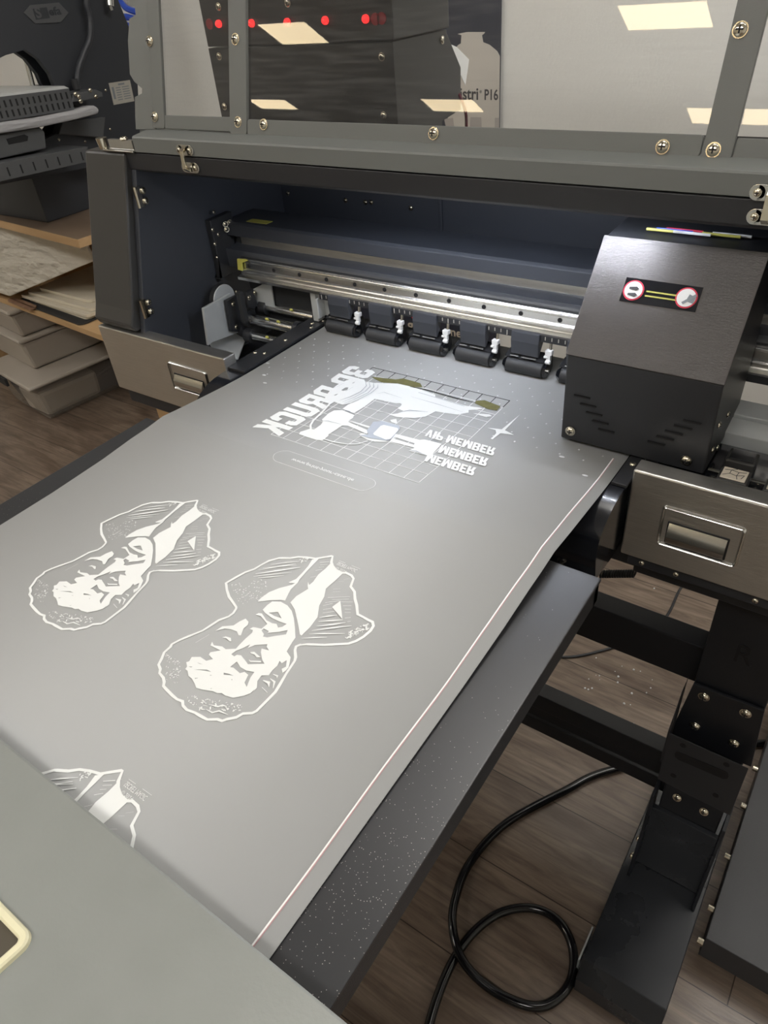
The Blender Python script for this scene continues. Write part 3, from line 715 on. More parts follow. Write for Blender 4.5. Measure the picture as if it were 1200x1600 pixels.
mb2 = MB().prism(bq, 'Y', .05, .052); mb2.prism([(bq[3][0]-.004, bq[0][1]), (bq[3][0], bq[0][1]+.1), (bq[3][0], bq[0][1]-.08), (bq[3][0]-.004, bq[0][1]-.08)], 'Y', .052, .085)
sp_ = obj('slotted_bracket', mb2, M['black'], prn, bevel=.001)
sl = [(0.7452,0.4747),(0.8099,0.4786),(0.8165,0.4774),(0.8195,0.4715),(0.8183,0.4636),(0.8137,0.4596),(0.7482,0.4565),(0.7429,0.4592),(0.7408,0.4661),(0.7418,0.472)]
obj('slot', MB().prism(sl, 'Y', .0492, .0502), M['blackhole'], sp_)
for p in [(0.7486,0.4942),(0.8111,0.4948),(0.812,0.4118),(0.7478,0.4117)]: obj('hole', MB().cyl((p[0], .0492, p[1]), (p[0], .0502, p[1]), .0045, 14), M['blackhole'], sp_)
for p in [(0.7545,0.5857),(0.8113,0.5864),(0.7547,0.5143),(0.811,0.5133)]:
    screw(prn, (p[0], .078, p[1]), (0, -1, 0), .007, 'bolt')
for p in [(0.7612,0.3299),(0.8049,0.327)]: screw(prn, (p[0], .07, p[1]), (0, -1, .4), .006, 'bolt')
obj('embossed_letter', text_mesh('R', frame((.7755, .0845, .672), (1, 0, 0), (0, 0, 1)), fit=(.022, .034), extrude=.0006, bold=.0), M['blackhole'], prn)
for x, y, z in ((.7215, .05, .12), (.7215, .08, .135)): screw(prn, (x, y, z), (-1, 0, 0), .007, 'bolt')
obj('metal_tab', MB().box(.7, .708, -.14, -.075, .01, .014).box(.7, .703, -.14, -.075, .003, .05), M['alu'], prn)

# ---------------------------------------------------------------- film
PR = [(-.70, .9665), (-.6, .9675), (-.45, .969), (-.35, .970), (-.27, .9735), (-.22, .978), (-.19, .9795), (-.16, .9825), (-.12, .9785), (-.08, .9755), (-.04, .9725), (0, .9705), (.05, .9698), (.28, .9698)]
YS = [-.66+.01*i for i in range(94)]
def fz(y):
    for (a, za), (b, zb) in zip(PR, PR[1:]):
        if a <= y <= b: return za+(zb-za)*(y-a)/(b-a)
    return .97
def fzg(y):    # piecewise linear on the 1 cm grid
    i = min(max(int((y+.66)/.01+1e-9), 0), 92); t = (y-YS[i])/.01
    return fz(YS[i])*(1-t)+fz(YS[i+1])*t
film = thing('transfer_film', 'wide matte grey film with mirrored white prints running out of the printer', 'film', (.3, -.2, .97))
fm = MB()
for i in range(93):
    ya, yb = YS[i], YS[i+1]
    fm.poly([(0, ya, fz(ya)), (.6, ya, fz(ya)), (.6, yb, fz(yb)), (0, yb, fz(yb))])
bmesh.ops.remove_doubles(fm.bm, verts=fm.bm.verts, dist=1e-5)
fo = obj('film_sheet', fm, M['film'], film, smooth=True)
fo.data.set_sharp_from_angle(angle=math.radians(5))  # sharp crease shaped into the sheet to mimic the edge of a reflection
so = fo.modifiers.new('thickness', 'SOLIDIFY'); so.thickness = .0003; so.offset = -1
def lay(bm, off=.0006):
    """bend a flat figure given in metres (x, y) on to the film"""
    for y in YS:
        if bm.verts:
            bmesh.ops.bisect_plane(bm, geom=bm.verts[:]+bm.edges[:]+bm.faces[:], plane_co=(0, y, 0), plane_no=(0, 1, 0))
    for v in bm.verts: v.co.z += fzg(v.co.y)+off
    return bm
def up_faces(o):
    return o
def ink(name, bm, m, off=.0006, parent=None, label=None):
    lay(bm, off)
    return obj(name, bm, m, parent or film, label=label)
MM = Matrix.Scale(.001, 4)
# edge line of the film
e = bmesh.new(); ribbon(e, [(.5855+.0004*math.sin(k*.35), .045-.01*k) for k in range(71)], .0013); ink('edge_line', e, M['edgehighlight'], .0008, label='pale raised line along the right edge')  # pale ribbon paints the bright highlight on the film's edge line
e = bmesh.new(); ribbon(e, [(.5866+.0004*math.sin(k*.35), .045-.01*k) for k in range(71)], .0010); ink('edge_line_red', e, M['pink'], .0007, label='thin dull red line along the right edge')
# dimples over the suction holes
e = bmesh.new()
for r in range(10):
    for c in range(21):
        x = .0184+.0308*c+.0138*(r % 2)-(0 if r % 2 == 0 else .0); y = .1614-.0195*r
        if x < .595 and (r < 6 or x > .43 or c < 4) and (r < 8):
            e.faces.new([e.verts.new((x+.0013*math.cos(a*math.pi/4), y+.0016*math.sin(a*math.pi/4), 0)) for a in range(8)])
for r in range(2):
    for x, y in ((.006, .055), (.03, .02), (.53, .02), (.57, -.005), (.05, -.0)):
        if r == 0: e.faces.new([e.verts.new((x+.004*math.cos(a*math.pi/4), y+.002*math.sin(a*math.pi/4), 0)) for a in range(8)])
o = ink('suction_dimples', e, M['dimple'], .0004, label='pale dots over the platen suction holes'); o['kind'] = 'stuff'
# --- portrait, traced in millimetres on the film
OUT = ([(357.5,-380.2),(359.3,-386),(358.6,-391.8),(353.3,-400.2),(351.2,-410),(349.3,-418.6),(345.6,-425.3),(342.3,-431.2),(338.4,-438.8),(335.6,-446.7),(337.1,-449.6),(337.1,-457.7),(341.1,-464.4),(343.9,-470.5),(349.7,-473.4),(352.6,-477),(360.1,-478.8),(364.6,-481.8),(367.4,-485.2),(373.5,-486.5),(382.7,-488.1),(389.6,-488.8),(395.8,-487.7),(399.6,-490.7),(406,-492.1),(414,-490.4),(420.2,-490.2),(429.3,-489.8),(436.7,-484.8),(441.5,-483.9),(443.8,-480.4),(449.6,-474.9),(451.9,-468.9),(458.7,-464.2),(460.4,-460.6)]
 +[(461.2,-437),(459.3,-429),(456.2,-416.7),(454.7,-409),(453.2,-401.1),(451.2,-397.3),(445,-390.9),(442.9,-387),(445.1,-383.2),(449.5,-381.1)]
 +[(444.5,-383.3),(450.7,-379.4),(465.2,-371.8),(483.9,-359.1),(488.3,-352.9),(491.4,-344.9),(492.9,-335.9),(491.9,-329.6),(488.3,-325.9),(482.7,-325.9),(477.1,-325.3),(469.7,-325),(461.7,-315.6),(455.2,-309.8),(449.1,-302.2),(441.2,-298.2),(437.1,-287.6),(432.4,-285.1),(425.4,-284.6),(421.5,-286.9),(413.2,-286.3),(406.3,-283.4),(401.4,-279.3),(397.1,-271.6),(395.6,-272),(382.8,-283.3),(373.3,-286.1),(364.5,-290),(357.5,-296),(349,-300.4)]
 +[(346.5,-301.7),(339.4,-310.5),(335.9,-320.3),(334,-327.6),(328.3,-336.2),(324.3,-347.6),(321.5,-358.2),(329.7,-365.2),(338.9,-371.4),(349,-375.4),(356,-378.3)])
FILLS = [
 [[(380.6,-286.4),(386.3,-281.6),(386.6,-300.7),(387.6,-315.9),(389.3,-320.8),(388.9,-331.1),(390.7,-337.3),(394.2,-346.5),(389.5,-347.8),(380.5,-353.3),(369.7,-362),(369.4,-355.2),(371.2,-345.6),(376.8,-336),(385.5,-325.9),(387,-322.1),(382.3,-324.8),(380,-324.9),(384,-317.2),(383.9,-306),(383.1,-296.6)]],
 [[(401.8,-279.1),(405.5,-282.4),(413.2,-286.3),(419.9,-287.7),(422.7,-286.9),(422,-300.6),(420.5,-313),(426,-322.6),(429,-334.6),(437.1,-347.3),(439.2,-361.7),(438.8,-374),(436.3,-373.6),(426.2,-364.2),(410.4,-350.8),(400.3,-345.7),(400.1,-336.1),(404.4,-322.2),(400.8,-318.6),(397.9,-314.4),(401.9,-317.2),(402.6,-311.7),(400.7,-300.9),(402,-289.7)]],
 [[(382.4,-367.6),(382,-360.3),(383.1,-353.9),(391.2,-349.8),(400.3,-350.3),(409.1,-353.8),(417.4,-360.3),(426.5,-369.3),(435.4,-379),(436.4,-384.6),(439.3,-396.3),(447.2,-399.7),(450.8,-405.4),(453.3,-409.8),(453.5,-413.6),(452.6,-417.5),(448.9,-414.4),(450.7,-410.4),(446.2,-404.2),(444.7,-409.6),(441,-408.3),(443.2,-413.9),(442.6,-420.1),(443.7,-426.2),(437.9,-429.6),(439,-436.5),(443.7,-442.1),(443.9,-448.4)]
  +[(442.9,-444.1),(442.9,-449.6),(439.5,-454.8),(432.8,-461.4),(424.6,-463.3),(419.9,-462.9),(416.9,-465.3),(411.8,-465.6),(401.7,-469.5),(395.5,-471),(390.2,-468.1),(384.1,-465.6),(379.1,-465.2),(373.8,-461.4),(370.3,-461.2),(369.6,-458.1),(365,-454.9),(366.7,-452.7),(364.9,-447.8),(371.9,-443.4),(380.5,-443.9),(384.6,-439.1),(377.2,-437.5),(376.3,-434.4),(383.4,-427.7),(374.5,-428.1),(370.1,-428.3),(368.1,-424.1),(373,-426.5),(381.3,-423.4),(386.5,-424.1),(394.7,-418.6),(394.2,-413.4),(393.9,-404.8),(394.3,-395.7),(392.7,-392.8),(388.6,-393.3),(390,-389.9)]
  +[(391.3,-389.3),(398.8,-387.1),(399.5,-379.6),(393.7,-377.4),(386.6,-374.9),(380.5,-376.2),(382,-373),(385.2,-371.7),(395.6,-376.3),(403.2,-376.3),(407.6,-374.8),(412,-377.7),(415.1,-374.8),(416.3,-369.8),(406.3,-371.2),(398.6,-371.2),(387.7,-369.7)],
  [(390.5,-367.5),(398.1,-362),(407.1,-366.8),(398.5,-367.9)], [(400.4,-388.9),(400.5,-385.8),(407.2,-385.9),(407.6,-388.4),(417,-381.3),(422.5,-375.4),(424.7,-380.5),(416.8,-387.3),(411.4,-392.6),(407.1,-394),(405.8,-391.1)],
  [(395.7,-425.9),(396.6,-420.5),(400.1,-414.8),(402.8,-407.7),(404.3,-412.3)]+[(407.7,-405.8),(417.3,-399.1),(418.8,-401.8),(423.9,-403.9),(416.1,-405.9),(418.6,-409.6),(423.4,-413.8),(426.4,-416),(431.1,-418.2),(417.9,-426.5),(412.3,-424.4)]+[(409.6,-423.6),(404.7,-422),(400.8,-423.7),(400,-426.3)],
  [(405.7,-437.7),(406.6,-429.6),(414,-432.7),(421.7,-432.8),(429.4,-430.2),(430.6,-436.6),(434.9,-446.2),(429.9,-443.7),(426.8,-435.4),(421.3,-434.7),(418.6,-438.1),(408.8,-436.4)],
  [(377.9,-457.2),(389.1,-451.1),(394.4,-450.8),(388.6,-452.8)], [(405.2,-445.5),(410.6,-443.8),(415.6,-443.3),(411.6,-444.8),(406.8,-447.2)], [(370.7,-457.4),(374.3,-455.5),(373.7,-457)], [(374,-449.8),(381,-448.7),(377.5,-449.8)], [(386.1,-463.8),(389,-461.7),(387.2,-464.3)], [(407.2,-465.3),(408.4,-463.3),(408.5,-464.5)], [(396,-453.9),(397.9,-453.1),(396.5,-454.5)], [(416.8,-447.3),(417.6,-446.8),(418,-448)]],
 [[(409.4,-414.6),(412.9,-412.4),(417.4,-413.3),(422.8,-414.2),(419.4,-416.4),(415.1,-414.7),(411.5,-415.8)]], [[(414.6,-422),(417.3,-422),(425.8,-417.4),(427.3,-418.5),(417.9,-423.6)]],
 [[(360.9,-412.5),(362.5,-404.7),(371.4,-398.2),(372.9,-391.4),(375.7,-385.2),(381.5,-387),(383.6,-390.4),(383.1,-395.9),(387.2,-403.8),(385,-405),(380,-402.2),(372.8,-403.2),(366.8,-405.5)]],
 [[(372.7,-415.4),(375,-412.5),(380.8,-411.3),(384.3,-414.3),(382.8,-415.1),(377.5,-413.9)]],
 [[(441.7,-330),(444,-319.1),(460.5,-337.6)]],
]
STR = [(1.0, [(354.9,-433.5),(358.9,-419.1)]), (1.2, [(414.9,-481.1),(419.4,-479.8)]), (1.6, [(420.3,-477.5),(428,-475.1),(430.3,-472.1),(434.4,-471)]), (1.6, [(420.5,-482.8),(428,-482.4),(431.9,-477.9),(441.6,-476.7)]),
 (3.0, [(443,-433.2),(449.2,-432.3),(452.5,-435.9)]), (2.2, [(447.3,-428.3),(453.2,-429),(456.9,-435.1)]), (1.8, [(446.2,-423.2),(451.1,-422.7),(452.4,-424.7)]), (2.4, [(447.4,-439.4),(455.7,-441.3)]),
 (1.6, [(339.5,-326.8),(354.1,-313.1),(369.2,-299.9)]), (1.4, [(345.3,-314.2),(358.1,-303.8),(370.1,-295.2)]), (1.2, [(341.5,-322.3),(358.5,-309.8),(371.4,-301)]), (2.4, [(340.5,-332.6),(358.2,-317.7),(377,-301.9)]), (1.4, [(341.1,-336.5),(357.7,-324),(373.7,-312.1)]), (1.4, [(346.7,-336),(358,-328.3),(369.4,-319.5)])]
STR += [(wd, p) for wd, p in (
 (1.2, [(441.2,-376.9),(451.3,-370),(461.7,-363.4)]), (1.6, [(444.1,-369),(456.6,-361),(473.7,-351)]), (1.9, [(443.5,-364.3),(459.2,-351),(473.6,-340)]), (2.0, [(443.9,-357.7),(456.6,-347.7),(466,-339.6)]), (2.0, [(441.8,-351.8),(453.5,-343.7),(461.7,-338)]), (2.0, [(439.3,-347.3),(446.3,-341.3),(452.9,-336.1)]),
 (1.8, [(438.6,-341.1),(447.6,-333.5)]), (1.6, [(436.1,-337.3),(443.4,-330.8)]), (1.5, [(432.7,-333.1),(439.6,-326)]), (1.8, [(432.2,-328.9),(443.4,-319.7)]), (1.6, [(430.1,-322.2),(449.2,-310.3)]), (1.4, [(435.6,-322.3),(450.4,-313.3)]), (1.6, [(445.8,-320.1),(456.2,-314.7)]), (1.6, [(450.7,-323.6),(458,-319.2)]),
 (1.4, [(454.9,-326.3),(460.5,-323.3)]), (1.3, [(457.4,-329.6),(462.7,-326.9)]), (1.8, [(461.9,-335.5),(466.6,-332.1)]), (1.6, [(466.9,-338),(469.5,-336)]), (.7, [(427.8,-310.2),(434.1,-306.2)]), (.8, [(429.9,-313.5),(436.6,-309.4)]), (.5, [(426.2,-298.9),(430.7,-296)]), (.5, [(429.3,-294.2),(434,-290.1)]),
 (2.2, [(391.2,-286.3),(399.4,-280.4)]), (1.4, [(393.9,-288.9),(400.3,-284.5)]), (1.2, [(395,-292.4),(399.4,-289.3)]), (1.6, [(394.8,-298),(400.1,-293)]), (1.1, [(396.5,-308.5),(400.8,-303.9)]), (.7, [(401.3,-278.5),(403.3,-276.6)]))]
SPK = [([(326.8,-356.6),(357.3,-330.2),(374.9,-354.9),(356.2,-374.1)], 90, .6), ([(338.6,-457.4),(361.9,-457.9),(380.4,-476.8),(364.8,-479.4)], 55, .7), ([(390.4,-481.8),(445.7,-462.3),(447.5,-468.5),(409,-489.8)], 75, .8), ([(478.5,-357.4),(474.7,-349.7),(484.6,-330),(490.7,-332.8)], 80, .9), ([(365.8,-291.6),(378.1,-284.7),(377.5,-289.7),(372.8,-297)], 22, .8)]
def portrait():
    ZSTEP[0] = .02
    bm = bmesh.new()
    n = len(OUT); rr = random.Random(3)
    P = OUT+[OUT[0]]
    # the outline as a closed ribbon of slightly uneven width
    L = []; R_ = []
    for i in range(n):
        a, b, c = Vector(OUT[i-1]), Vector(OUT[i]), Vector(OUT[(i+1) % n])
        t = ((b-a).normalized()+(c-b).normalized()).normalized(); nn = Vector((-t.y, t.x)); w_ = 1.15+.35*rr.random()
        L.append(bm.verts.new((b+nn*w_).to_3d())); R_.append(bm.verts.new((b-nn*w_).to_3d()))
    for i in range(n): bm.faces.new((L[i], L[(i+1) % n], R_[(i+1) % n], R_[i]))
    for k, f in enumerate(FILLS): join(bm, shape_bm(f, Matrix.Translation((0, 0, 0))))
    for k, (wd, p) in enumerate(STR): ribbon(bm, p, wd, True, .25+.01*k)
    for q, cnt, sz in SPK:
        for _ in range(cnt):
            u, v = rr.random(), rr.random(); a = Vector(q[0]).lerp(Vector(q[1]), u); b = Vector(q[3]).lerp(Vector(q[2]), u); c = a.lerp(b, v)
            an = rr.random()*3.14; s1 = sz*(.55+.9*rr.random()); s2 = s1*.5; ca, sa = math.cos(an), math.sin(an)
            bm.faces.new([bm.verts.new((c.x+ca*x-sa*y, c.y+sa*x+ca*y, .01*(_ % 20))) for x, y in ((-s1, -s2), (s1, -s2), (s1, s2), (-s1, s2))])
    # mirrored signature with its two rules
    join(bm, text_mesh('SECRET MAGIC', frame((408.5, -275.3, 0), (1, 0, 0), (0, -1, 0)) , fit=(25, 4.6)))
    join(bm, text_mesh('© 2024', frame((411.5, -282.2, 0), (1, 0, 0), (0, -1, 0)), fit=(13, 3.4)))
    ribbon(bm, [(407.5, -273.6), (416, -273.4)], .35); ribbon(bm, [(424, -273.2), (435, -273)], .35)
    return bm
def mirror_text(body, x, y, wd, ht, **kw):   # read along +x, upside down as on mirrored film; origin = far left
    return text_mesh(body, Matrix.Translation((x, y, 0)) @ Matrix.Diagonal((1, -1, 1, 1)), fit=(wd, ht), **kw)
pb = portrait(); pb.transform(MM)
for i, (dx, dy, lb) in enumerate(((0, 0, 'white linocut print of a bust, in the middle of the film'), (-.2082, -.0012, 'white linocut print of a bust, nearest the left edge of the film'), (.0077, -.2905, 'white linocut print of a bust, half hidden under the grey lid'))):
    b2 = pb.copy(); b2.transform(Matrix.Translation((dx, dy, 0)))
    if i == 2: bmesh.ops.bisect_plane(b2, geom=b2.verts[:]+b2.edges[:]+b2.faces[:], plane_co=(0, -.655, 0), plane_no=(0, -1, 0), clear_outer=True)
    ink('bust_print', b2, M['ink'], label=lb)
pb.free()
GL = {
 'D': (1, [(0,0),(.72,0),(1,.14),(1,.86),(.72,1),(0,1)], [(.36,.2),(.58,.2),(.64,.26),(.64,.74),(.58,.8),(.36,.8)]),
 'R': (1, [(0,0),(.36,0),(.36,.38),(.5,.38),(.65,0),(1.02,0),(.82,.46),(1,.6),(1,.88),(.85,1),(0,1)], [(.36,.58),(.6,.58),(.64,.62),(.64,.76),(.6,.8),(.36,.8)]),
 'U': (1, [(0,1),(0,.15),(.15,0),(.85,0),(1,.15),(1,1),(.64,1),(.64,.26),(.58,.2),(.42,.2),(.36,.26),(.36,1)]),
 'C': (1, [(1,.38),(1,.15),(.85,0),(.15,0),(0,.15),(0,.85),(.15,1),(.85,1),(1,.85),(1,.62),(.64,.62),(.64,.74),(.58,.8),(.42,.8),(.36,.74),(.36,.26),(.42,.2),(.58,.2),(.64,.26),(.64,.38)]),
 'K': (1, [(0,0),(.36,0),(.36,.34),(.43,.43),(.65,0),(1.04,0),(.7,.56),(1.02,1),(.64,1),(.36,.6),(.36,1),(0,1)]),
 '3': (1, [(0,.85),(.15,1),(.85,1),(1,.87),(1,.6),(.87,.5),(1,.4),(1,.13),(.85,0),(.15,0),(0,.15),(0,.35),(.35,.35),(.35,.2),(.64,.2),(.64,.4),(.3,.4),(.3,.6),(.64,.6),(.64,.8),(.35,.8),(.35,.65),(0,.65)]),
 'M': (1.3, [(0,0),(.26,0),(.26,.52),(.41,0),(.59,0),(.74,.52),(.74,0),(1,0),(1,1),(.68,1),(.5,.42),(.32,1),(0,1)]),
 'E': (.85, [(0,0),(1,0),(1,.22),(.4,.22),(.4,.4),(.88,.4),(.88,.6),(.4,.6),(.4,.78),(1,.78),(1,1),(0,1)]),
 'B': (1, [(0,0),(.85,0),(1,.12),(1,.4),(.88,.5),(1,.6),(1,.88),(.85,1),(0,1)], [(.36,.2),(.64,.2),(.64,.41),(.36,.41)], [(.36,.6),(.64,.6),(.64,.8),(.36,.8)]),
 'V': (1, [(0,1),(.3,0),(.7,0),(1,1),(.66,1),(.5,.36),(.34,1)]),
 'I': (.4, [(0,0),(1,0),(1,1),(0,1)]),
 'P': (1, [(0,0),(.36,0),(.36,.4),(.85,.4),(1,.52),(1,.88),(.85,1),(0,1)], [(.36,.58),(.64,.58),(.64,.8),(.36,.8)])}
def block_text(body, wd, ht, mt, shear=0, gap=.1):
    x = 0; polys = []
    for ch in body:
        if ch == ' ': x += .42; continue
        g_ = GL[ch]
        for p in g_[1:]: polys.append([(x+q[0]*g_[0], q[1]) for q in p])
        x += g_[0]+gap
    x -= gap
    polys = [[(q[0]/x*wd*(1-shear*ht/wd)+shear*q[1]*ht, q[1]*ht) for q in p] for p in polys]
    return shape_bm(polys, mt)
# --- large advertising motif
g = bmesh.new(); gk = bmesh.new()
gx0, gx1, gy0, gy1 = .1726, .4098, -.1198, .1172
for k in range(12):
    x = gx0+(gx1-gx0)*k/11; y = gy0+(gy1-gy0)*k/11
    ribbon(g, [(x, gy0), (x, gy1-.02)], .0011); ribbon(gk, [(x, gy1-.0215), (x, gy1)], .0009)
    if k < 11: ribbon(g, [(gx0, y), (gx1, y)], .0011, z=.00003)
    else: ribbon(gk, [(gx0, y), (gx1, y)], .0009, z=.00003)
ink('grid_print', g, M['ink'], .0005, label='white square grid'); ink('grid_print_wet', gk, M['inkblack'], .0005, label='dark wet row of the grid')
mo = bmesh.new()
for f in (
 [[(206.5,77),(238.8,89.6),(266.7,90.6),(306.6,85.7),(318.1,67),(296.8,32.9),(282.9,29.3),(277.2,43.4),(269.8,38),(257.4,37),(234.1,35.2),(234.9,15.5),(232.8,-12.5),(210.2,-10.4),(209.7,3),(215.3,21.4),(220.1,46.8),(219.9,64.9)]],
 [[(228.7,67.6),(247,73.1),(274.1,81.3),(283,80.7),(360.8,77),(375,79.5),(381.9,81),(388.1,80.3),(381.3,75),(371.6,68.3),(374.9,62.4),(364.1,50.7),(341.6,45.8),(332.2,44.8),(327.9,25.9),(316.4,15.6),(292.2,6),(279.2,6.9),(288.1,15.2),(292.1,24.8),(280.4,26.6),(279.9,39.9),(274.8,41.3),(251,35.5)]],
 [[(169.2,0.4),(162.8,9.7),(159.3,24.4),(157.1,45.6),(161.1,64.6),(171.5,75.4),(184.1,77.6),(191.4,71.6),(198.1,74.8),(208.9,76.3),(216.3,74.2),(221.6,58.4),(220.6,43.5),(216.2,25.4),(209.7,8.2),(202.6,-0.5),(190.2,0.3),(180.6,2.5)], [(173,32.9),(174.2,44.5),(177.9,46.3),(181.5,38.9),(175.5,32.3)], [(173.7,57.4),(176.2,66.2),(180.7,68.3),(181.4,59.2),(176.5,55)], [(171.5,14),(176.2,23.5),(180.7,20.3),(175,12.2)]],
 [[(205.3,-50.8),(201.5,-31.5),(202.8,-20.8),(213,-14),(236.3,-17.3),(240.3,-25.1),(240.1,-34.8),(280.8,-33.1),(286,-42.8),(282.4,-47.7),(284.3,-52.7),(247.4,-47),(240.8,-50.4),(241.4,-65.6),(240.7,-81.2),(243.7,-82.6),(244.3,-97.2),(236.5,-101.2),(219.7,-101),(206,-100.5),(202.9,-94.5),(208.6,-80.8),(214.9,-79.2),(214,-64),(210.3,-54.7)], [(240.5,-37.8),(241.5,-34.1),(277.2,-38),(280.6,-44)]],
 [[(276,-58.5),(278.3,-54.3),(318,-56.1),(322,-57),(306.9,-64.8),(293.7,-65.8),(280.5,-62.2)]],
 [[(316.8,-33.5),(354.3,-31.2),(359.2,-27),(384.6,-25.6),(388.5,-58.9),(382.2,-60.6),(357.4,-62.5),(359.7,-51.6),(323,-54.1)], [(322,-41.1),(353.4,-41.7),(355.1,-45.8),(323.1,-45.6)]],
 [[(289.2,-4.7),(295,1.9),(304.8,-9.6),(294.5,-9.4)]], [[(381.3,63),(402.7,70.8),(407.9,67.9),(401.6,62.2)]],
 [[(439.5,89.3),(439.9,43.4),(455.7,38.5),(438.5,34),(437,21.5),(436.6,15.6),(433.2,16.2),(433.9,20.5),(433.5,31.5),(429.3,37.9),(416.4,38.3),(435.3,43.7)]]):
    join(mo, shape_bm(f))
for wd, p in ((3.0, [(182.6,-0),(190.7,-30.2),(197.1,-59.8),(202.9,-72.8),(210.8,-81.2)]), (2.0, [(241.8,-94.1),(259.6,-93.7),(279.4,-89.2),(291.2,-81.6),(297.3,-68.3)])): ribbon(mo, p, wd, z=.4)
mo.transform(MM); ink('machine_print', mo, M['ink'], .0007, label='white drawing of a printing machine with spool')
sh = bmesh.new()
for f in ([[(287.8,-53.9),(279.5,-46.1),(272.6,-21.5),(281.6,-13.8),(309.1,-12.5),(315,-18.7),(321.1,-45.7),(320.5,-54.8),(297.2,-61),(278.4,-61.8)]],): join(sh, shape_bm(f))
sh.transform(MM); ink('machine_print_shade', sh, M['inkgrey'], .0012, label='pale blue grey shading of the drawing')
sh = bmesh.new()
for f in ([[(292,-48.8),(288.4,-26.1),(290.7,-21.8),(312.4,-20.1),(316.1,-24.3),(320.1,-49.2),(316.5,-54),(295.6,-51.4)]],): join(sh, shape_bm(f))
sh.transform(MM); ink('machine_print_front', sh, M['ink'], .0014)
sh = bmesh.new()
for wd, p in ((1.0, [(191.4,71.6),(200.9,61.2),(203.7,42.4),(199.1,22.2),(191.6,6.2)]), (1.0, [(197.6,72.7),(207,62.3),(209.5,45.3),(205.8,23.8),(198.8,4.5)]), (1.0, [(204.5,74.2),(213.1,63.4),(215.8,44.7),(211,24.6),(203.5,3.4)]), (.8, [(214.1,73.2),(219.2,64.6),(220.1,46.8),(215.3,21.4),(203.1,1.5)]), (1.0, [(161.1,32.6),(164.4,54.8)]), (1.0, [(183.4,32.5),(184.6,49.6)]),
              (.8, [(279.3,63.4),(323.9,61.7),(367.3,58.7)]), (.7, [(229.1,47.7),(236.3,56.6),(270.3,53.8)]), (3.2, [(282.2,78.7),(361.7,73.6)]), (1.2, [(206.7,-55),(217.1,-51.3),(238.6,-49.9)]), (1.6, [(357.4,-62.5),(366.6,-59.3),(382.7,-61.4)]), (2.0, [(289.6,19.3),(299.3,29.1),(324.4,36.8)]), (1.6, [(213,-14),(224.1,-13.5),(236,-16.8)]), (1.2, [(354.7,-26),(370.8,-24.4),(384.6,-25.6)])):
    ribbon(sh, p, wd, True)
sh.transform(MM); ink('machine_print_lines', sh, M['inkline'], .0018, label='grey contour lines of the drawing')
sh = bmesh.new()
for f in ([[(189.4,89.8),(206.4,94),(228.6,99),(237,106.8),(268.6,105.2),(278.1,96.1),(266.7,90.6),(238.8,89.6),(214.9,81.8),(200.5,85.5)]], [[(368.2,95.4),(378.1,102.2),(406,96.8),(406.9,84.1),(392.6,82.5),(370,88.5)]]): join(sh, shape_bm(f))
sh.transform(MM); ink('wet_ink_patch', sh, M['inkolive'], .0009, label='olive wet ink patch at the top of the motif')
sh = bmesh.new(); ribbon(sh, [(260.3,89.2),(284.7,91.5),(341.7,89.4),(369.9,90.4)], 2.6, True); sh.transform(MM); ink('wet_ink_band', sh, M['inkblack'], .00095, label='dark wet ink band')
# lettering on the film (mirrored)
dr = block_text('3D DRUCK', .226, .05, Matrix.Translation((.186, .1085, 0)) @ Matrix(((0, -1, 0, 0), (-1, 0, 0, 0), (0, 0, 1, 0), (0, 0, 0, 1))))
ink('headline_print', dr, M['ink'], .0006, label='bold mirrored 3D DRUCK lettering')
for body, x, y, wd in (('VIP MEMBER', .349, -.0015, .107), ('MEMBER', .3865, -.0285, .0735), ('MEMBER', .383, -.0555, .0745)):
    ink('member_line', block_text(body, wd, .0185, Matrix.Translation((x, y, 0)) @ Matrix.Diagonal((1, -1, 1, 1)), shear=.3), M['ink'], .0012, label='mirrored bold slanted %s lettering' % body)
ink('web_address_line', mirror_text('www.print-your-case.de', .243, -.1525, .098, .0085, bold=.02, shear=.2), M['ink'], .0006, label='small mirrored web address lettering')
pt = []
for k in range(24):
    a = math.pi/2+math.pi*k/23; pt.append((.2285+.0135*math.cos(a), -.1565+.0135*math.sin(a)))
for k in range(24):
    a = -math.pi/2+math.pi*k/23; pt.append((.3565+.0135*math.cos(a), -.1565+.0135*math.sin(a)))
pt.append(pt[0]); e = bmesh.new(); ribbon(e, pt, .0006); ink('pill_outline', e, M['ink'], .0006, label='thin rounded outline round the web address')

# ---------------------------------------------------------------- infeed table
tb = thing('infeed_table', 'flat dusty black metal table under the film between printer and grey lid', 'table', (.3, -.4, 0))
tm = MB().box(-.048, .65, -.72, -.156, .9655-.004, .9655)
tt = obj('table_top', tm, M['table'], tb, bevel=.0012)
obj('table_skirt', MB().box(.62, .649, -.72, -.158, .935, .9615).box(-.046, -.02, -.72, -.158, .935, .9615).box(-.046, .649, -.17, -.158, .935, .9615), M['black'], tb, bevel=.001)
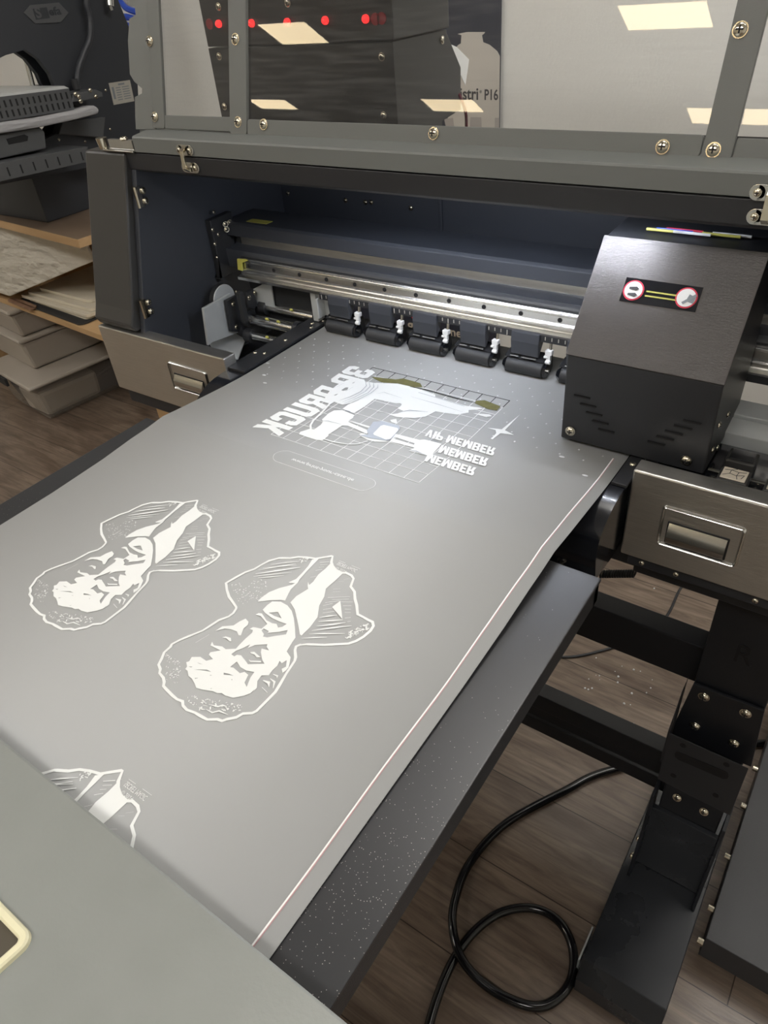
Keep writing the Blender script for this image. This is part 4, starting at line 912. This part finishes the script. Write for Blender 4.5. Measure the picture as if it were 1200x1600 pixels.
# ---------------------------------------------------------------- powder dryer with the grey lid in the foreground
dry = thing('powder_dryer', 'grey dryer unit with wide sloping lid in the near lower left foreground', 'dryer', (.3, -.95, 0))
LK = .16
def lz(y): return .985+LK*(-.6015-y)
lm = MB()
lm.hexa([(-.1, -1.3, lz(-1.3)-.02), (.74, -1.3, lz(-1.3)-.02), (.74, -.6035, .975), (-.1, -.6035, .975), (-.1, -1.3, lz(-1.3)), (.74, -1.3, lz(-1.3)), (.74, -.6015, .985), (-.1, -.6015, .985)])
lid = obj('lid', lm, M['lid'], dry, bevel=.0025, label='smooth grey sheet metal lid')
obj('body', MB().box(-.08, .69, -1.3, -.72, .12, .93), M['grey'], dry, bevel=.003)
for x in (-.05, .64):
    for y in (-1.27, -.77): obj('leg', MB().box(x, x+.04, y, y+.04, 0, .12), M['black'], dry, bevel=.002)
obj('side_rail', MB().box(-.08, -.055, -.9, -.72, .93, .99).box(.66, .69, -.9, -.72, .93, .99), M['grey'], dry)
# raised rim round the recessed lid handle
ring = MB(); rows = []; rx0, rx1, ry0, ry1, rad, ww = .355, .4785, -.745, -.6775, .01, .0075
for cx, cy, a0 in ((rx1-rad, ry1-rad, 0), (rx0+rad, ry1-rad, 90), (rx0+rad, ry0+rad, 180), (rx1-rad, ry0+rad, 270)):
    for k in range(9):
        a = math.radians(a0+90*k/8); c, s_ = math.cos(a), math.sin(a); row = []
        for dr, dz in ((0, -.001), (-.0006, .003), (-.002, .0042), (-ww+.002, .0042), (-ww+.0006, .003), (-ww, -.004)):
            x = cx+(rad+dr)*c; y = cy+(rad+dr)*s_
            row.append(ring.bm.verts.new((x, y, lz(y)+dz)))
        rows.append(row)
for i in range(len(rows)):
    for k in range(5): ring.bm.faces.new((rows[i][k], rows[(i+1) % len(rows)][k], rows[(i+1) % len(rows)][k+1], rows[i][k+1]))
ho = obj('lid_handle', ring, mat('highlit_handle_rim', (.72, .68, .47, 1), .3), lid, smooth=True, label='pale yellow rounded handle rim')  # pale yellow puts the rim's yellowish highlight into its colour
obj('handle_recess', MB().poly([(x, y, lz(y)+.0006) for x, y in ((rx0+.006, ry0+.006), (rx1-.006, ry0+.006), (rx1-.006, ry1-.006), (rx0+.006, ry1-.006))]), mat('handle_recess_metal', (.13, .115, .09, 1), .3, .4), ho)

# ---------------------------------------------------------------- cables on the floor
pc_ = [(0.6152,0.2785),(0.5415,0.1687),(0.469,0.0368),(0.4459,-0.0742),(0.4584,-0.1554),(0.4836,-0.2083),(0.5279,-0.2444),(0.5913,-0.252),(0.6589,-0.237),(0.6902,-0.2048),(0.6996,-0.1571),(0.6787,-0.1081),(0.6378,-0.0816),(0.5881,-0.0888),(0.5408,-0.1304),(0.5138,-0.1954),(0.5086,-0.2695),(0.523,-0.355)]
r_ = .0085
cp = [(1.1, .62, r_), (.85, .5, r_)]+[(x, y, r_) for x, y in pc_]
cp += [(.55, -.43, r_), (.66, -.52, r_), (.9, -.6, r_)]
for i in (6, 7, 8): cp[i] = (cp[i][0], cp[i][1], r_*3.0 if i == 7 else r_*2.2)
tag(obj('power_cable', MB().tube(cp, r_, 14, 8), M['cablem'], smooth=True), 'thick glossy black power cable lying in a loop on the wooden floor', 'cable')
th = [(*[(0.7084,0.0518)][0][:1], 1.0, 0)]
tag(obj('thin_cord', MB().tube([(.75, 1.2, .004), (.60, 1.03, .004), (.5668, .928, .004), (.567, .80, .004), (.54, .7, .004), (.47, .6, .004), (.387, .522, .004), (.3, .52, .004), (.1, .6, .004)], .0035, 8), M['rubber'], smooth=True), 'thin black cord on the floor seen between the printer crossbars', 'cord')
co = []
for k in range(145):
    t = k/144; a = t*2*math.pi*12
    c0 = Vector((.60, .12, .83)).lerp(Vector((.70, .12, .80)), t)
    co.append((.655+.08*(t-.5)*1.05, .07+.006*math.cos(a), .838-.012*t+.006*math.sin(a)))
sp0 = Vector(([(0.5729,0.6464)][0][0], .2, [(0.5729,0.6464)][0][1])); 
y0 = .2; A_ = [(0.545,0.6335),(0.5997,0.6602),(0.6098,0.6691)]
co = []
for k in range(14*12+1):
    t = k/(14*12); a = 2*math.pi*t*14
    co.append((A_[0][0]+(A_[1][0]-A_[0][0])*t, y0+.006*math.cos(a), A_[0][1]+(A_[1][1]-A_[0][1])*t+.006*math.sin(a)))
co += [(A_[2][0], y0, A_[2][1]), (A_[2][0]+.03, y0+.02, A_[2][1]+.05), (A_[2][0]+.04, y0+.03, .80)]
co = [(A_[0][0]-.05, y0+.02, .802), (A_[0][0]-.02, y0, A_[0][1])]+co
obj('coiled_lead', MB().tube(co, .0018, 6, 1), M['rubber'], prn, label='short coiled black lead hanging under the platen')

# ---------------------------------------------------------------- black cabinet at the lower right
bx = thing('black_cabinet', 'low black metal cabinet on the floor at the lower right, screws along its edge', 'cabinet', (1.1, .3, 0))
obj('housing', MB().box(.872, 1.35, -.01, .62, .03, .1), M['black'], bx, bevel=.0015)
for x, y in ((.9, .03), (1.3, .03), (.9, .58), (1.3, .58)): obj('foot', MB().cyl((x, y, 0), (x, y, .03), .015, 16), M['rubber'], bx)
for p in [(0.8683,0.2796),(0.8628,0.1599),(0.8606,0.0496),(0.861,-0.014),(0.8639,0.3767)]: 
    obj('edge_screw', MB().cyl((.8715, p[1], .088), (.862, p[1], .088), .0062, 12), M['chrome'], bx)
tag(obj('white_hose_canister', MB().cyl((.915, .5, .0), (.915, .5, .34), .05, 28), M['white'], smooth=True), 'white round canister on the floor behind the printer leg', 'canister') if False else None
cn_ = [(0.849,0.1977)][0]
tag(obj('canister', MB().cyl((cn_[0]+.045, .73, 0), (cn_[0]+.045, .73, .26), .05, 32).cyl((cn_[0]+.045, .73, .26), (cn_[0]+.045, .73, .285), .03, 24), M['white'], smooth=True), 'white round canister on the floor behind the printer leg at the right edge', 'canister')

# white crumbs on the floor
cr = MB(); rr = random.Random(5)
for x, y in [(0.4808,0.4587),(0.4727,0.4584),(0.5539,0.5751),(0.5292,0.5343),(0.5343,0.5162),(0.575,0.5019),(0.6044,0.5219),(0.4874,0.4672),(0.5698,0.4632),(0.5032,0.8855),(0.5263,0.7021),(0.9478,0.0111),(0.9373,0.0103)]: cr.ball((x, y, .0018), .0018+.001*rr.random())
for k in range(25): cr.ball((.42+.2*rr.random(), .3+.35*rr.random(), .001), .001+.0008*rr.random())
o = tag(obj('white_crumbs', cr, M['white']), 'tiny white crumbs scattered on the floor behind the crossbars', 'crumbs'); o['kind'] = 'stuff'

# ---------------------------------------------------------------- banner on the back wall
bn = thing('banner', 'navy printed banner with a pale jug hanging on the wall behind the printer', 'banner', (-.7, 1.49, 0))
obj('sheet', MB().box(-1.25, -.3195, 1.486, 1.489, .18, 1.75), M['navyposter'], bn)
jug = [(-0.4884,1.0437),(-0.4843,1.1926),(-0.4763,1.2415),(-0.4584,1.2571),(-0.4497,1.2601),(-0.4472,1.2805),(-0.46,1.284),(-0.4279,1.2877),(-0.3693,1.286),(-0.3734,1.2815),(-0.3796,1.2786),(-0.3754,1.2615),(-0.3546,1.2548),(-0.3296,1.2387),(-0.3211,1.2261),(-0.3176,1.0481)]
jq = [(x, z) for x, z in jug]; jq = [(min(x, -.3195), z) for x, z in jq]; jq = jq[1:-1]+[(-.3195, .72), (jq[1][0]-.06, .72)]
def flatY(name, polys, y, m, parent, d=.0006, label=None):
    b = shape_bm(polys, Matrix(((1, 0, 0, 0), (0, 0, 1, y), (0, 1, 0, 0), (0, 0, 0, 1))))
    r = bmesh.ops.extrude_face_region(b, geom=b.faces[:]); bmesh.ops.translate(b, verts=[v for v in r['geom'] if isinstance(v, bmesh.types.BMVert)], vec=(0, -d, 0))
    return obj(name, b, m, parent, label=label)
flatY('jug_picture', [jq], 1.4855, M['jug'], bn)
for q in ([(-0.4189,1.0686),(-0.381,1.0693),(-0.3787,1.0307),(-0.4215,1.0295)], [(-0.5134,1.0612),(-0.4806,1.0655),(-0.4766,1.0369),(-0.5071,1.0361)], [(-0.335,1.0685),(-0.3199,1.0689),(-0.3192,1.0325),(-0.3345,1.032)]): flatY('grey_block', [q], 1.4848, M['jug2'], bn, .0004)
ta = [(-0.454,1.115),(-0.3699,1.1158),(-0.3961,1.1375),(-0.3248,1.1163)]
z0 = ta[0][1]
obj('lettering', text_mesh('istri', frame((ta[0][0], 1.4846, z0), (1, 0, 0), (0, 0, 1)), fit=([(-0.3917,1.1156)][0][0]-ta[0][0], .031), bold=.02, extrude=.0003), M['txtd'], bn)
obj('lettering', text_mesh('P16', frame((ta[1][0], 1.4846, z0), (1, 0, 0), (0, 0, 1)), fit=(ta[3][0]-ta[1][0], .029), bold=.02, extrude=.0003), M['txtd'], bn)
obj('lettering', text_mesh('®', frame(([(-0.3874,1.1157)][0][0], 1.4846, z0+.018), (1, 0, 0), (0, 0, 1)), fit=(.008, .008), extrude=.0003), M['txtd'], bn)
tg = [(-0.7065,0.311),(-0.649,0.3215),(-0.5105,0.3314),(-0.4439,0.3438)]
obj('lettering', text_mesh('ge', frame((tg[0][0], 1.4846, tg[0][1]), (1, 0, 0), (0, 0, 1)), fit=(tg[1][0]-tg[0][0], .042), bold=.02, extrude=.0003), M['txtw'], bn)
obj('lettering', text_mesh('net', frame((tg[2][0], 1.4846, tg[2][1]-.0), (1, 0, 0), (0, 0, 1)), fit=(tg[3][0]-tg[2][0], .03), bold=.02, extrude=.0003), M['txtw'], bn)
flatY('red_dot', [[(-0.6828,0.3962),(-0.6536,0.396),(-0.655,0.3725),(-0.6844,0.3727)]], 1.4846, M['red'], bn)

# ---------------------------------------------------------------- workbench, shelf, boxes (local frames, turned a little)
def place(): pass
bench = thing('workbench', 'plywood workbench with brown top carrying the black heat press', 'workbench', (-1.371, .632, 0), math.radians(-4.8), local=True)
bt = obj('bench_top', MB().box(-1.5, 0, 0, .78, .823, .85), M['ply'], bench, bevel=.001)
obj('brown_surface', MB().box(-1.498, -.002, .002, .778, .85, .8508), M['benchtop'], bt)
obj('shelf', MB().box(-1.5, .06, .02, .75, .472, .495), M['ply'], bench, bevel=.001)
for x in (-1.5, -.75): obj('leg', MB().box(x, x+.03, .05, .74, 0, .823), M['ply'], bench) if x == -1.5 else None
obj('leg', MB().box(-.03, .0, .42, .76, 0, .823), M['darkwood'], bench, label='dark red brown side panel')
obj('rear_panel', MB().box(-1.47, -.03, .74, .755, 0, .823), M['darkwood'], bench)
# leaning fleece sheet and boards on the shelf
sh_ = thing('fleece_sheet', 'large wrinkled cream fleece sheet leaning on the workbench shelf', 'sheet', (-1.7, .7, .5))
F_ = [*[(-2.098,0.5299)], *[(-1.5268,0.722)], *[(-1.545,0.7951)], *[(-2.1943,0.8498)], *[(-2.4571,0.5402)]]
P = [(F_[0][0], .70, F_[0][1]), (F_[1][0], .76, F_[1][1]), (F_[2][0], .76, min(F_[2][1], .815)), (F_[3][0], .70, min(F_[3][1], .815)), (F_[4][0], .70, F_[4][1])]
mb = MB().hexa([P[0], P[1], (P[1][0], P[1][1]+.012, P[1][2]), (P[0][0], P[0][1]+.012, P[0][2]), (P[0][0], P[0][1], .815), P[2], (P[2][0], P[2][1]+.012, P[2][2]), (P[0][0], P[0][1]+.012, .815)])
mb.hexa([P[4], (P[0][0], P[0][1], P[0][2]), (P[0][0], P[0][1]+.012, P[0][2]), (P[4][0], P[4][1]+.012, P[4][2]), (P[3][0], P[3][1], .815), (P[0][0], P[0][1], .815), (P[0][0], P[0][1]+.012, .815), (P[3][0], P[3][1]+.012, .815)])
obj('sheet', mb, M['sheetm'], sh_, bevel=.003)
def rboard(name, x0, x1, y0, y1, z0, th, rz, m, label, group=None, rad=.02):
    t = MB(); Q = []
    for cx, cy, a0 in ((x1-rad, y1-rad, 0), (x0+rad, y1-rad, 90), (x0+rad, y0+rad, 180), (x1-rad, y0+rad, 270)):
        for k in range(6):
            a = math.radians(a0+18*k); Q.append((cx+rad*math.cos(a), cy+rad*math.sin(a)))
    t.prism(Q, 'Z', z0, z0+th)
    o = obj(name, t, m, None, bevel=.001); o.rotation_euler = (0, 0, rz)
    return tag(o, label, 'board', group)
ZS = .496
rboard('black_board', -2.1, -1.60, .70, 1.1, ZS, .005, math.radians(-5), M['rubber'], 'thin black board under the cream boards on the shelf')
for i, (x0, x1, y0, y1) in enumerate(((-2.05, -1.615, .735, 1.12), (-2.08, -1.60, .725, 1.14), (-2.05, -1.61, .745, 1.15), (-2.0, -1.66, .775, 1.16))):
    rboard('cream_board', x0, x1, y0, y1, ZS+.005+.0135*i, .012, math.radians(-4+1.2*i), M['board'], ('lowest', 'second lowest', 'second from top', 'topmost')[i]+' cream board of the stack on the shelf', 'cream boards on the shelf')
rboard('brown_board', -2.14, -1.94, .69, .728, ZS+.006, .006, math.radians(-6), M['brownpaper'], 'small brown printed board sticking out left of the cream boards')
def storage(x, y, w_, d_, h_, z, m, label, lidm=None, taper=.03, rz=-7.5, rim=.02, dark=False):
    t = thing('storage_box', label, 'storage box', (x, y, z), math.radians(rz), group='stacked storage boxes', local=True)
    b = MB().hexa([(-w_+taper, taper, 0), (-taper, taper, 0), (-taper, d_-taper, 0), (-w_+taper, d_-taper, 0), (-w_, 0, h_-.02), (0, 0, h_-.02), (0, d_, h_-.02), (-w_, d_, h_-.02)])
    obj('body', b, m, t, bevel=.012)
    obj('lid', MB().box(-w_-rim, rim, -rim, d_+rim, h_-.018, h_), lidm or m, t, bevel=.008)
    return t
s1 = storage(-2.03, .60, .40, .52, .19, 0, M['clearbox'], 'clear storage box on the floor with dark things inside, lowest of the stack', M['boxw'])
obj('dark_contents', MB().hexa([(-.35, .05, .01), (-.05, .05, .01), (-.05, .46, .01), (-.35, .46, .01), (-.36, .03, .1), (-.03, .03, .06), (-.03, .48, .14), (-.36, .48, .12)]), M['navyposter'], s1, bevel=.01)
obj('pale_bag', MB().hexa([(-.2, .02, .012), (-.035, .035, .012), (-.035, .3, .012), (-.2, .3, .012), (-.22, .01, .13), (-.01, .015, .14), (-.02, .3, .13), (-.2, .3, .12)]), M['boxw'], s1, bevel=.02)
obj('black_clip', MB().box(-.3, -.2, -.03, -.018, .14, .175), M['rubber'], s1, bevel=.002)
storage(-2.13, .68, .40, .42, .15, .192, M['boxw'], 'frosted storage box, second from the floor in the stack', taper=.02, rim=.01)
storage(-2.12, .68, .40, .44, .125, .344, M['boxw'], 'frosted storage box, topmost of the stack under the shelf', taper=.02, rim=.01)
storage(-1.66, .93, .16, .3, .2, 0, M['boxw'], 'pale storage box on the floor behind the printer corner, beside the wooden crate', taper=.015, rz=-10)
storage(-1.78, 1.02, .12, .2, .12, .22, M['boxw'], 'small pale storage box peeking out behind the printer corner, upper one', taper=.01, rz=-10) if False else None
cr_ = thing('wooden_crate', 'light wooden crate on the floor seen under the left steel panel', 'crate', (-1.45, .85, 0), math.radians(-10), local=True)
obj('side_board', MB().box(-.17, .2, 0, .018, 0, .22), M['ply'], cr_, bevel=.001); obj('side_board', MB().box(-.17, -.152, .018, .3, 0, .22), M['ply'], cr_, bevel=.001)
obj('side_board', MB().box(.182, .2, .018, .3, 0, .22), M['ply'], cr_, bevel=.001); obj('back_board', MB().box(-.17, .2, .3, .318, 0, .22), M['ply'], cr_, bevel=.001)

# ---------------------------------------------------------------- heat press on the bench
hp = thing('heat_press', 'black swing frame heat press with grey perforated heating plate on the workbench', 'heat press', (-1.7, 1.0, .851))
XP = -1.6
cpl = [(0.5994,1.5709),(1.177,1.5918),(1.2071,1.4401),(1.2349,1.3111),(1.1492,1.0366),(0.9069,0.9892),(0.4488,1.0226),(0.4874,1.1036),(0.7034,1.0986),(0.7771,1.1046),(0.816,1.1103),(0.8524,1.1319),(0.8718,1.1659),(0.8743,1.2295),(0.8696,1.2746),(0.8461,1.3174),(0.8128,1.345),(0.7446,1.3398),(0.6745,1.3256),(0.5864,1.3114)]
obj('side_plate', MB().prism(cpl, 'X', -1.62, -1.6), M['pressm'], hp, bevel=.002)
obj('side_plate', MB().prism(cpl, 'X', -1.69, -1.67), M['pressm'], hp, bevel=.002)
bk2 = [(1.2071,1.4401),(1.2349,1.3111),(1.1492,1.0366),(0.9409,1.0064),(0.9349,1.0581),(1.0624,1.1039),(1.1156,1.3424),(1.1072,1.4813)]
obj('spine', MB().prism(bk2, 'X', -1.67, -1.62), M['pressm'], hp)
obj('head_cover', MB().prism([(0.6101,1.5717),(1.1925,1.5928),(1.1511,1.393),(0.9955,1.3557),(0.838,1.3725),(0.5493,1.3728)], 'X', -1.67, -1.62), M['pressm'], hp)
# badge with the maker's lettering
bd = [(0.8453,1.436),(0.8748,1.4527),(0.9769,1.451),(1.0006,1.4227),(0.9627,1.401),(0.8722,1.4062)]
bo = obj('badge', MB().prism(bd, 'X', -1.6, -1.597), M['pressg'], hp, bevel=.0006)
def flatX(name, body, o2, wd, ht, m, parent, x=-1.5968, tilt=0, **kw):
    ex = Vector((0, math.cos(tilt), math.sin(tilt))); ey = Vector((0, -math.sin(tilt), math.cos(tilt)))
    return obj(name, text_mesh(body, frame((x, *o2), ex, ey), fit=(wd, ht), extrude=.0004, **kw), m, parent)
b0 = [(0.8842,1.4181)][0]
bq0, bq1 = [(0.8785,1.4154),(0.9242,1.4471)]
obj('initial_field', MB().box(-1.597, -1.5966, bq0[0], bq1[0]+.004, bq0[1], bq1[1]-.004), M['pressm'], bo)
flatX('lettering', 'S', (bq0[0]+.004, bq0[1]+.003), .02, .028, M['pressg'], bo, x=-1.5962, bold=.03)
flatX('lettering', 'efa', (bq1[0]+.006, bq0[1]+.005), .044, .022, M['pressm'], bo, bold=.03)
# heating plate with slots
hpq = [(0.5612,1.2527),(0.855,1.2363),(0.8517,1.1765),(0.5486,1.1911)]
hb = obj('heating_plate_cover', MB().prism(hpq, 'X', -1.85, -1.5), M['pressg'], hp, bevel=.002)
A0, B0, C0, D0 = [Vector((-1.4995, *q)) for q in (hpq[0], hpq[1], hpq[2], hpq[3])]
for row in (.3, .72):
    for k in range(15):
        t = (k+.7)/15.5; c = A0.lerp(B0, t).lerp(D0.lerp(C0, t), row); 
        if t > .04: obj('slot', MB().box(-1.5005, -1.4993, c.y-.0028, c.y+.0028, c.z-.009, c.z+.009), M['blackhole'], hb)
obj('top_plate', MB().prism([(0.564,1.2587),(0.8399,1.2454),(0.855,1.2363),(0.5612,1.2527)], 'X', -1.85, -1.5), M['alu'], hp)
pd = [(0.5216,1.1932),(0.7064,1.1805),(0.8452,1.1779),(0.9155,1.1807),(0.9304,1.1673),(0.9225,1.1539),(0.8347,1.1527),(0.6951,1.1547),(0.5088,1.1658)]
obj('pad', MB().prism(pd, 'X', -1.85, -1.48), M['padm'], hp, bevel=.008)
obj('lower_carrier', MB().prism([(0.5186,1.1616),(0.7128,1.1544),(0.7241,1.1381),(0.7117,1.0935),(0.4895,1.0993)], 'X', -1.75, -1.5), M['pressg'], hp, bevel=.004)
obj('carrier_opening', MB().prism([(0.5929,1.1438),(0.6539,1.1443),(0.664,1.1371),(0.6569,1.1261),(0.5943,1.1279)], 'X', -1.5, -1.4985), M['blackhole'], hp)
obj('carrier_block', MB().prism([(0.8478,1.1426),(1.0145,1.1266),(0.9835,1.0692),(0.8194,1.1103)], 'X', -1.62, -1.58), M['pressg'], hp, bevel=.003)
be = obj('base_beam', MB().prism([(0.438,1.0945),(0.8226,1.0749),(0.807,1.0366),(0.4184,1.0528)], 'X', -1.465, -1.45), M['pressg'], hp, bevel=.001)
bs = [(0.438,1.0945),(0.8226,1.0749),(0.807,1.0366),(0.4184,1.0528)]
for k in range(9):
    t = (k+.5)/9; a = Vector(bs[0]).lerp(Vector(bs[1]), t); b = Vector(bs[3]).lerp(Vector(bs[2]), t); c = a.lerp(b, .5)
    obj('slot', MB().box(-1.4505, -1.4493, c.x-.0022, c.x+.0022, c.y-.012, c.y+.012), M['blackhole'], be)
obj('base_plate', MB().prism([(0.4402,1.0991),(0.824,1.0784),(0.8219,1.0732),(0.4373,1.093)], 'X', -1.85, -1.45), M['pressg'], hp, bevel=.001)
obj('base_skirt', MB().box(-1.98, -1.66, .72, 1.32, .851, 1.03), M['pressm'], hp, bevel=.003)
pr0, pr1 = [(0.8685,1.3405),(0.859,1.2388)]
obj('piston_rod', MB().cyl((-1.7, *pr0), (-1.7, *pr1), .008, 18), M['steel'], hp, smooth=True)
obj('piston_flange', MB().cyl((-1.7, pr1[0], pr1[1]-.006), (-1.7, pr1[0], pr1[1]+.004), .022, 24), M['pressg'], hp)
hs = [(1.0779,1.4887),(1.0561,1.441),(1.054,1.3992),(1.0316,1.35),(0.9907,1.3111),(0.9546,1.2717),(0.9289,1.2215)]
obj('corrugated_hose', MB().tube([(-1.57, *p) for p in hs], .0095, 12), M['pressm'], hp, smooth=True)
obj('hose_end', MB().cyl((-1.57, *hs[-1]), (-1.57, hs[-1][0], hs[-1][1]+.03), .011, 14), M['rubber'], hp)
f0, f1 = [(1.1545,1.4597),(1.1476,1.4158)]
obj('air_filter', MB().cyl((-1.57, *f0), (-1.57, f1[0]-.003, f1[1]+.012), .012, 18).cyl((-1.57, f1[0]-.003, f1[1]+.012), (-1.57, f1[0]-.002, f1[1]), .006, 12), M['steel'], hp, smooth=True)
arm = [(0.8646,1.219),(0.9509,1.2184),(0.9722,1.208),(0.9691,1.1938),(0.8798,1.197),(0.8488,1.1984)]
ao = obj('plate_arm', MB().prism(arm, 'X', -1.62, -1.5), M['pressg'], hp, bevel=.002)
for p in [(0.8701,1.2182),(0.8787,1.2097),(0.9274,1.2202),(0.9419,1.1999),(0.8808,1.1969)]: screw(ao, (-1.498, *p), (1, 0, 0), .006)
lp = [(1.0782,1.2181),(1.1684,1.2148),(1.1641,1.1506),(1.0745,1.1532)]
lo = obj('rating_label', MB().prism(lp, 'X', -1.6, -1.598), M['label'], hp, label='small silver rating label')
LA, LB, LC, LD = [Vector(q) for q in lp]
def lq(u0, u1, v0, v1):
    f = lambda u, v: LA.lerp(LB, u).lerp(LD.lerp(LC, u), v)
    return [(-1.5976, *f(u0, v0)), (-1.5976, *f(u1, v0)), (-1.5976, *f(u1, v1)), (-1.5976, *f(u0, v1))]
g = MB(); g.poly(lq(.07, .17, .2, .75)); g.poly(lq(.4, .7, .08, .16))
for r in range(6):
    g.poly(lq(.25, .48, .24+.11*r, .28+.11*r)); g.poly(lq(.55, .88, .24+.11*r, .28+.11*r))
obj('print', g, M['inkshade'], lo)
for p in [(1.0583,1.2001),(1.0321,1.0854),(0.8254,1.0933),(0.9201,1.069)]: screw(hp, (-1.599, *p), (1, 0, 0), .004)
# blue air tube hanging on the wall
for k, q in enumerate(([(-1.9637,1.4657),(-1.9125,1.4296),(-1.8846,1.4086),(-1.8375,1.3967),(-1.7859,1.3965)], [(-1.9925,1.362),(-1.9307,1.3762),(-1.8967,1.3831),(-1.8539,1.3774),(-1.8087,1.3618)], [(-1.9871,1.3411),(-1.9348,1.3519),(-1.893,1.3586),(-1.8574,1.3534),(-1.804,1.3556)], [(-1.9742,1.3029),(-1.9226,1.3121),(-1.8882,1.3195),(-1.8608,1.3126),(-1.8253,1.3075)])):
    tag(obj('air_tube', MB().tube([(p[0], 1.46-.012*k, p[1]) for p in q], .011, 10), M['blue'], smooth=True), ('top', 'second', 'third', 'lowest')[k]+' blue air tube at the wall between heat press and hood', 'air tube', 'blue air tubes')
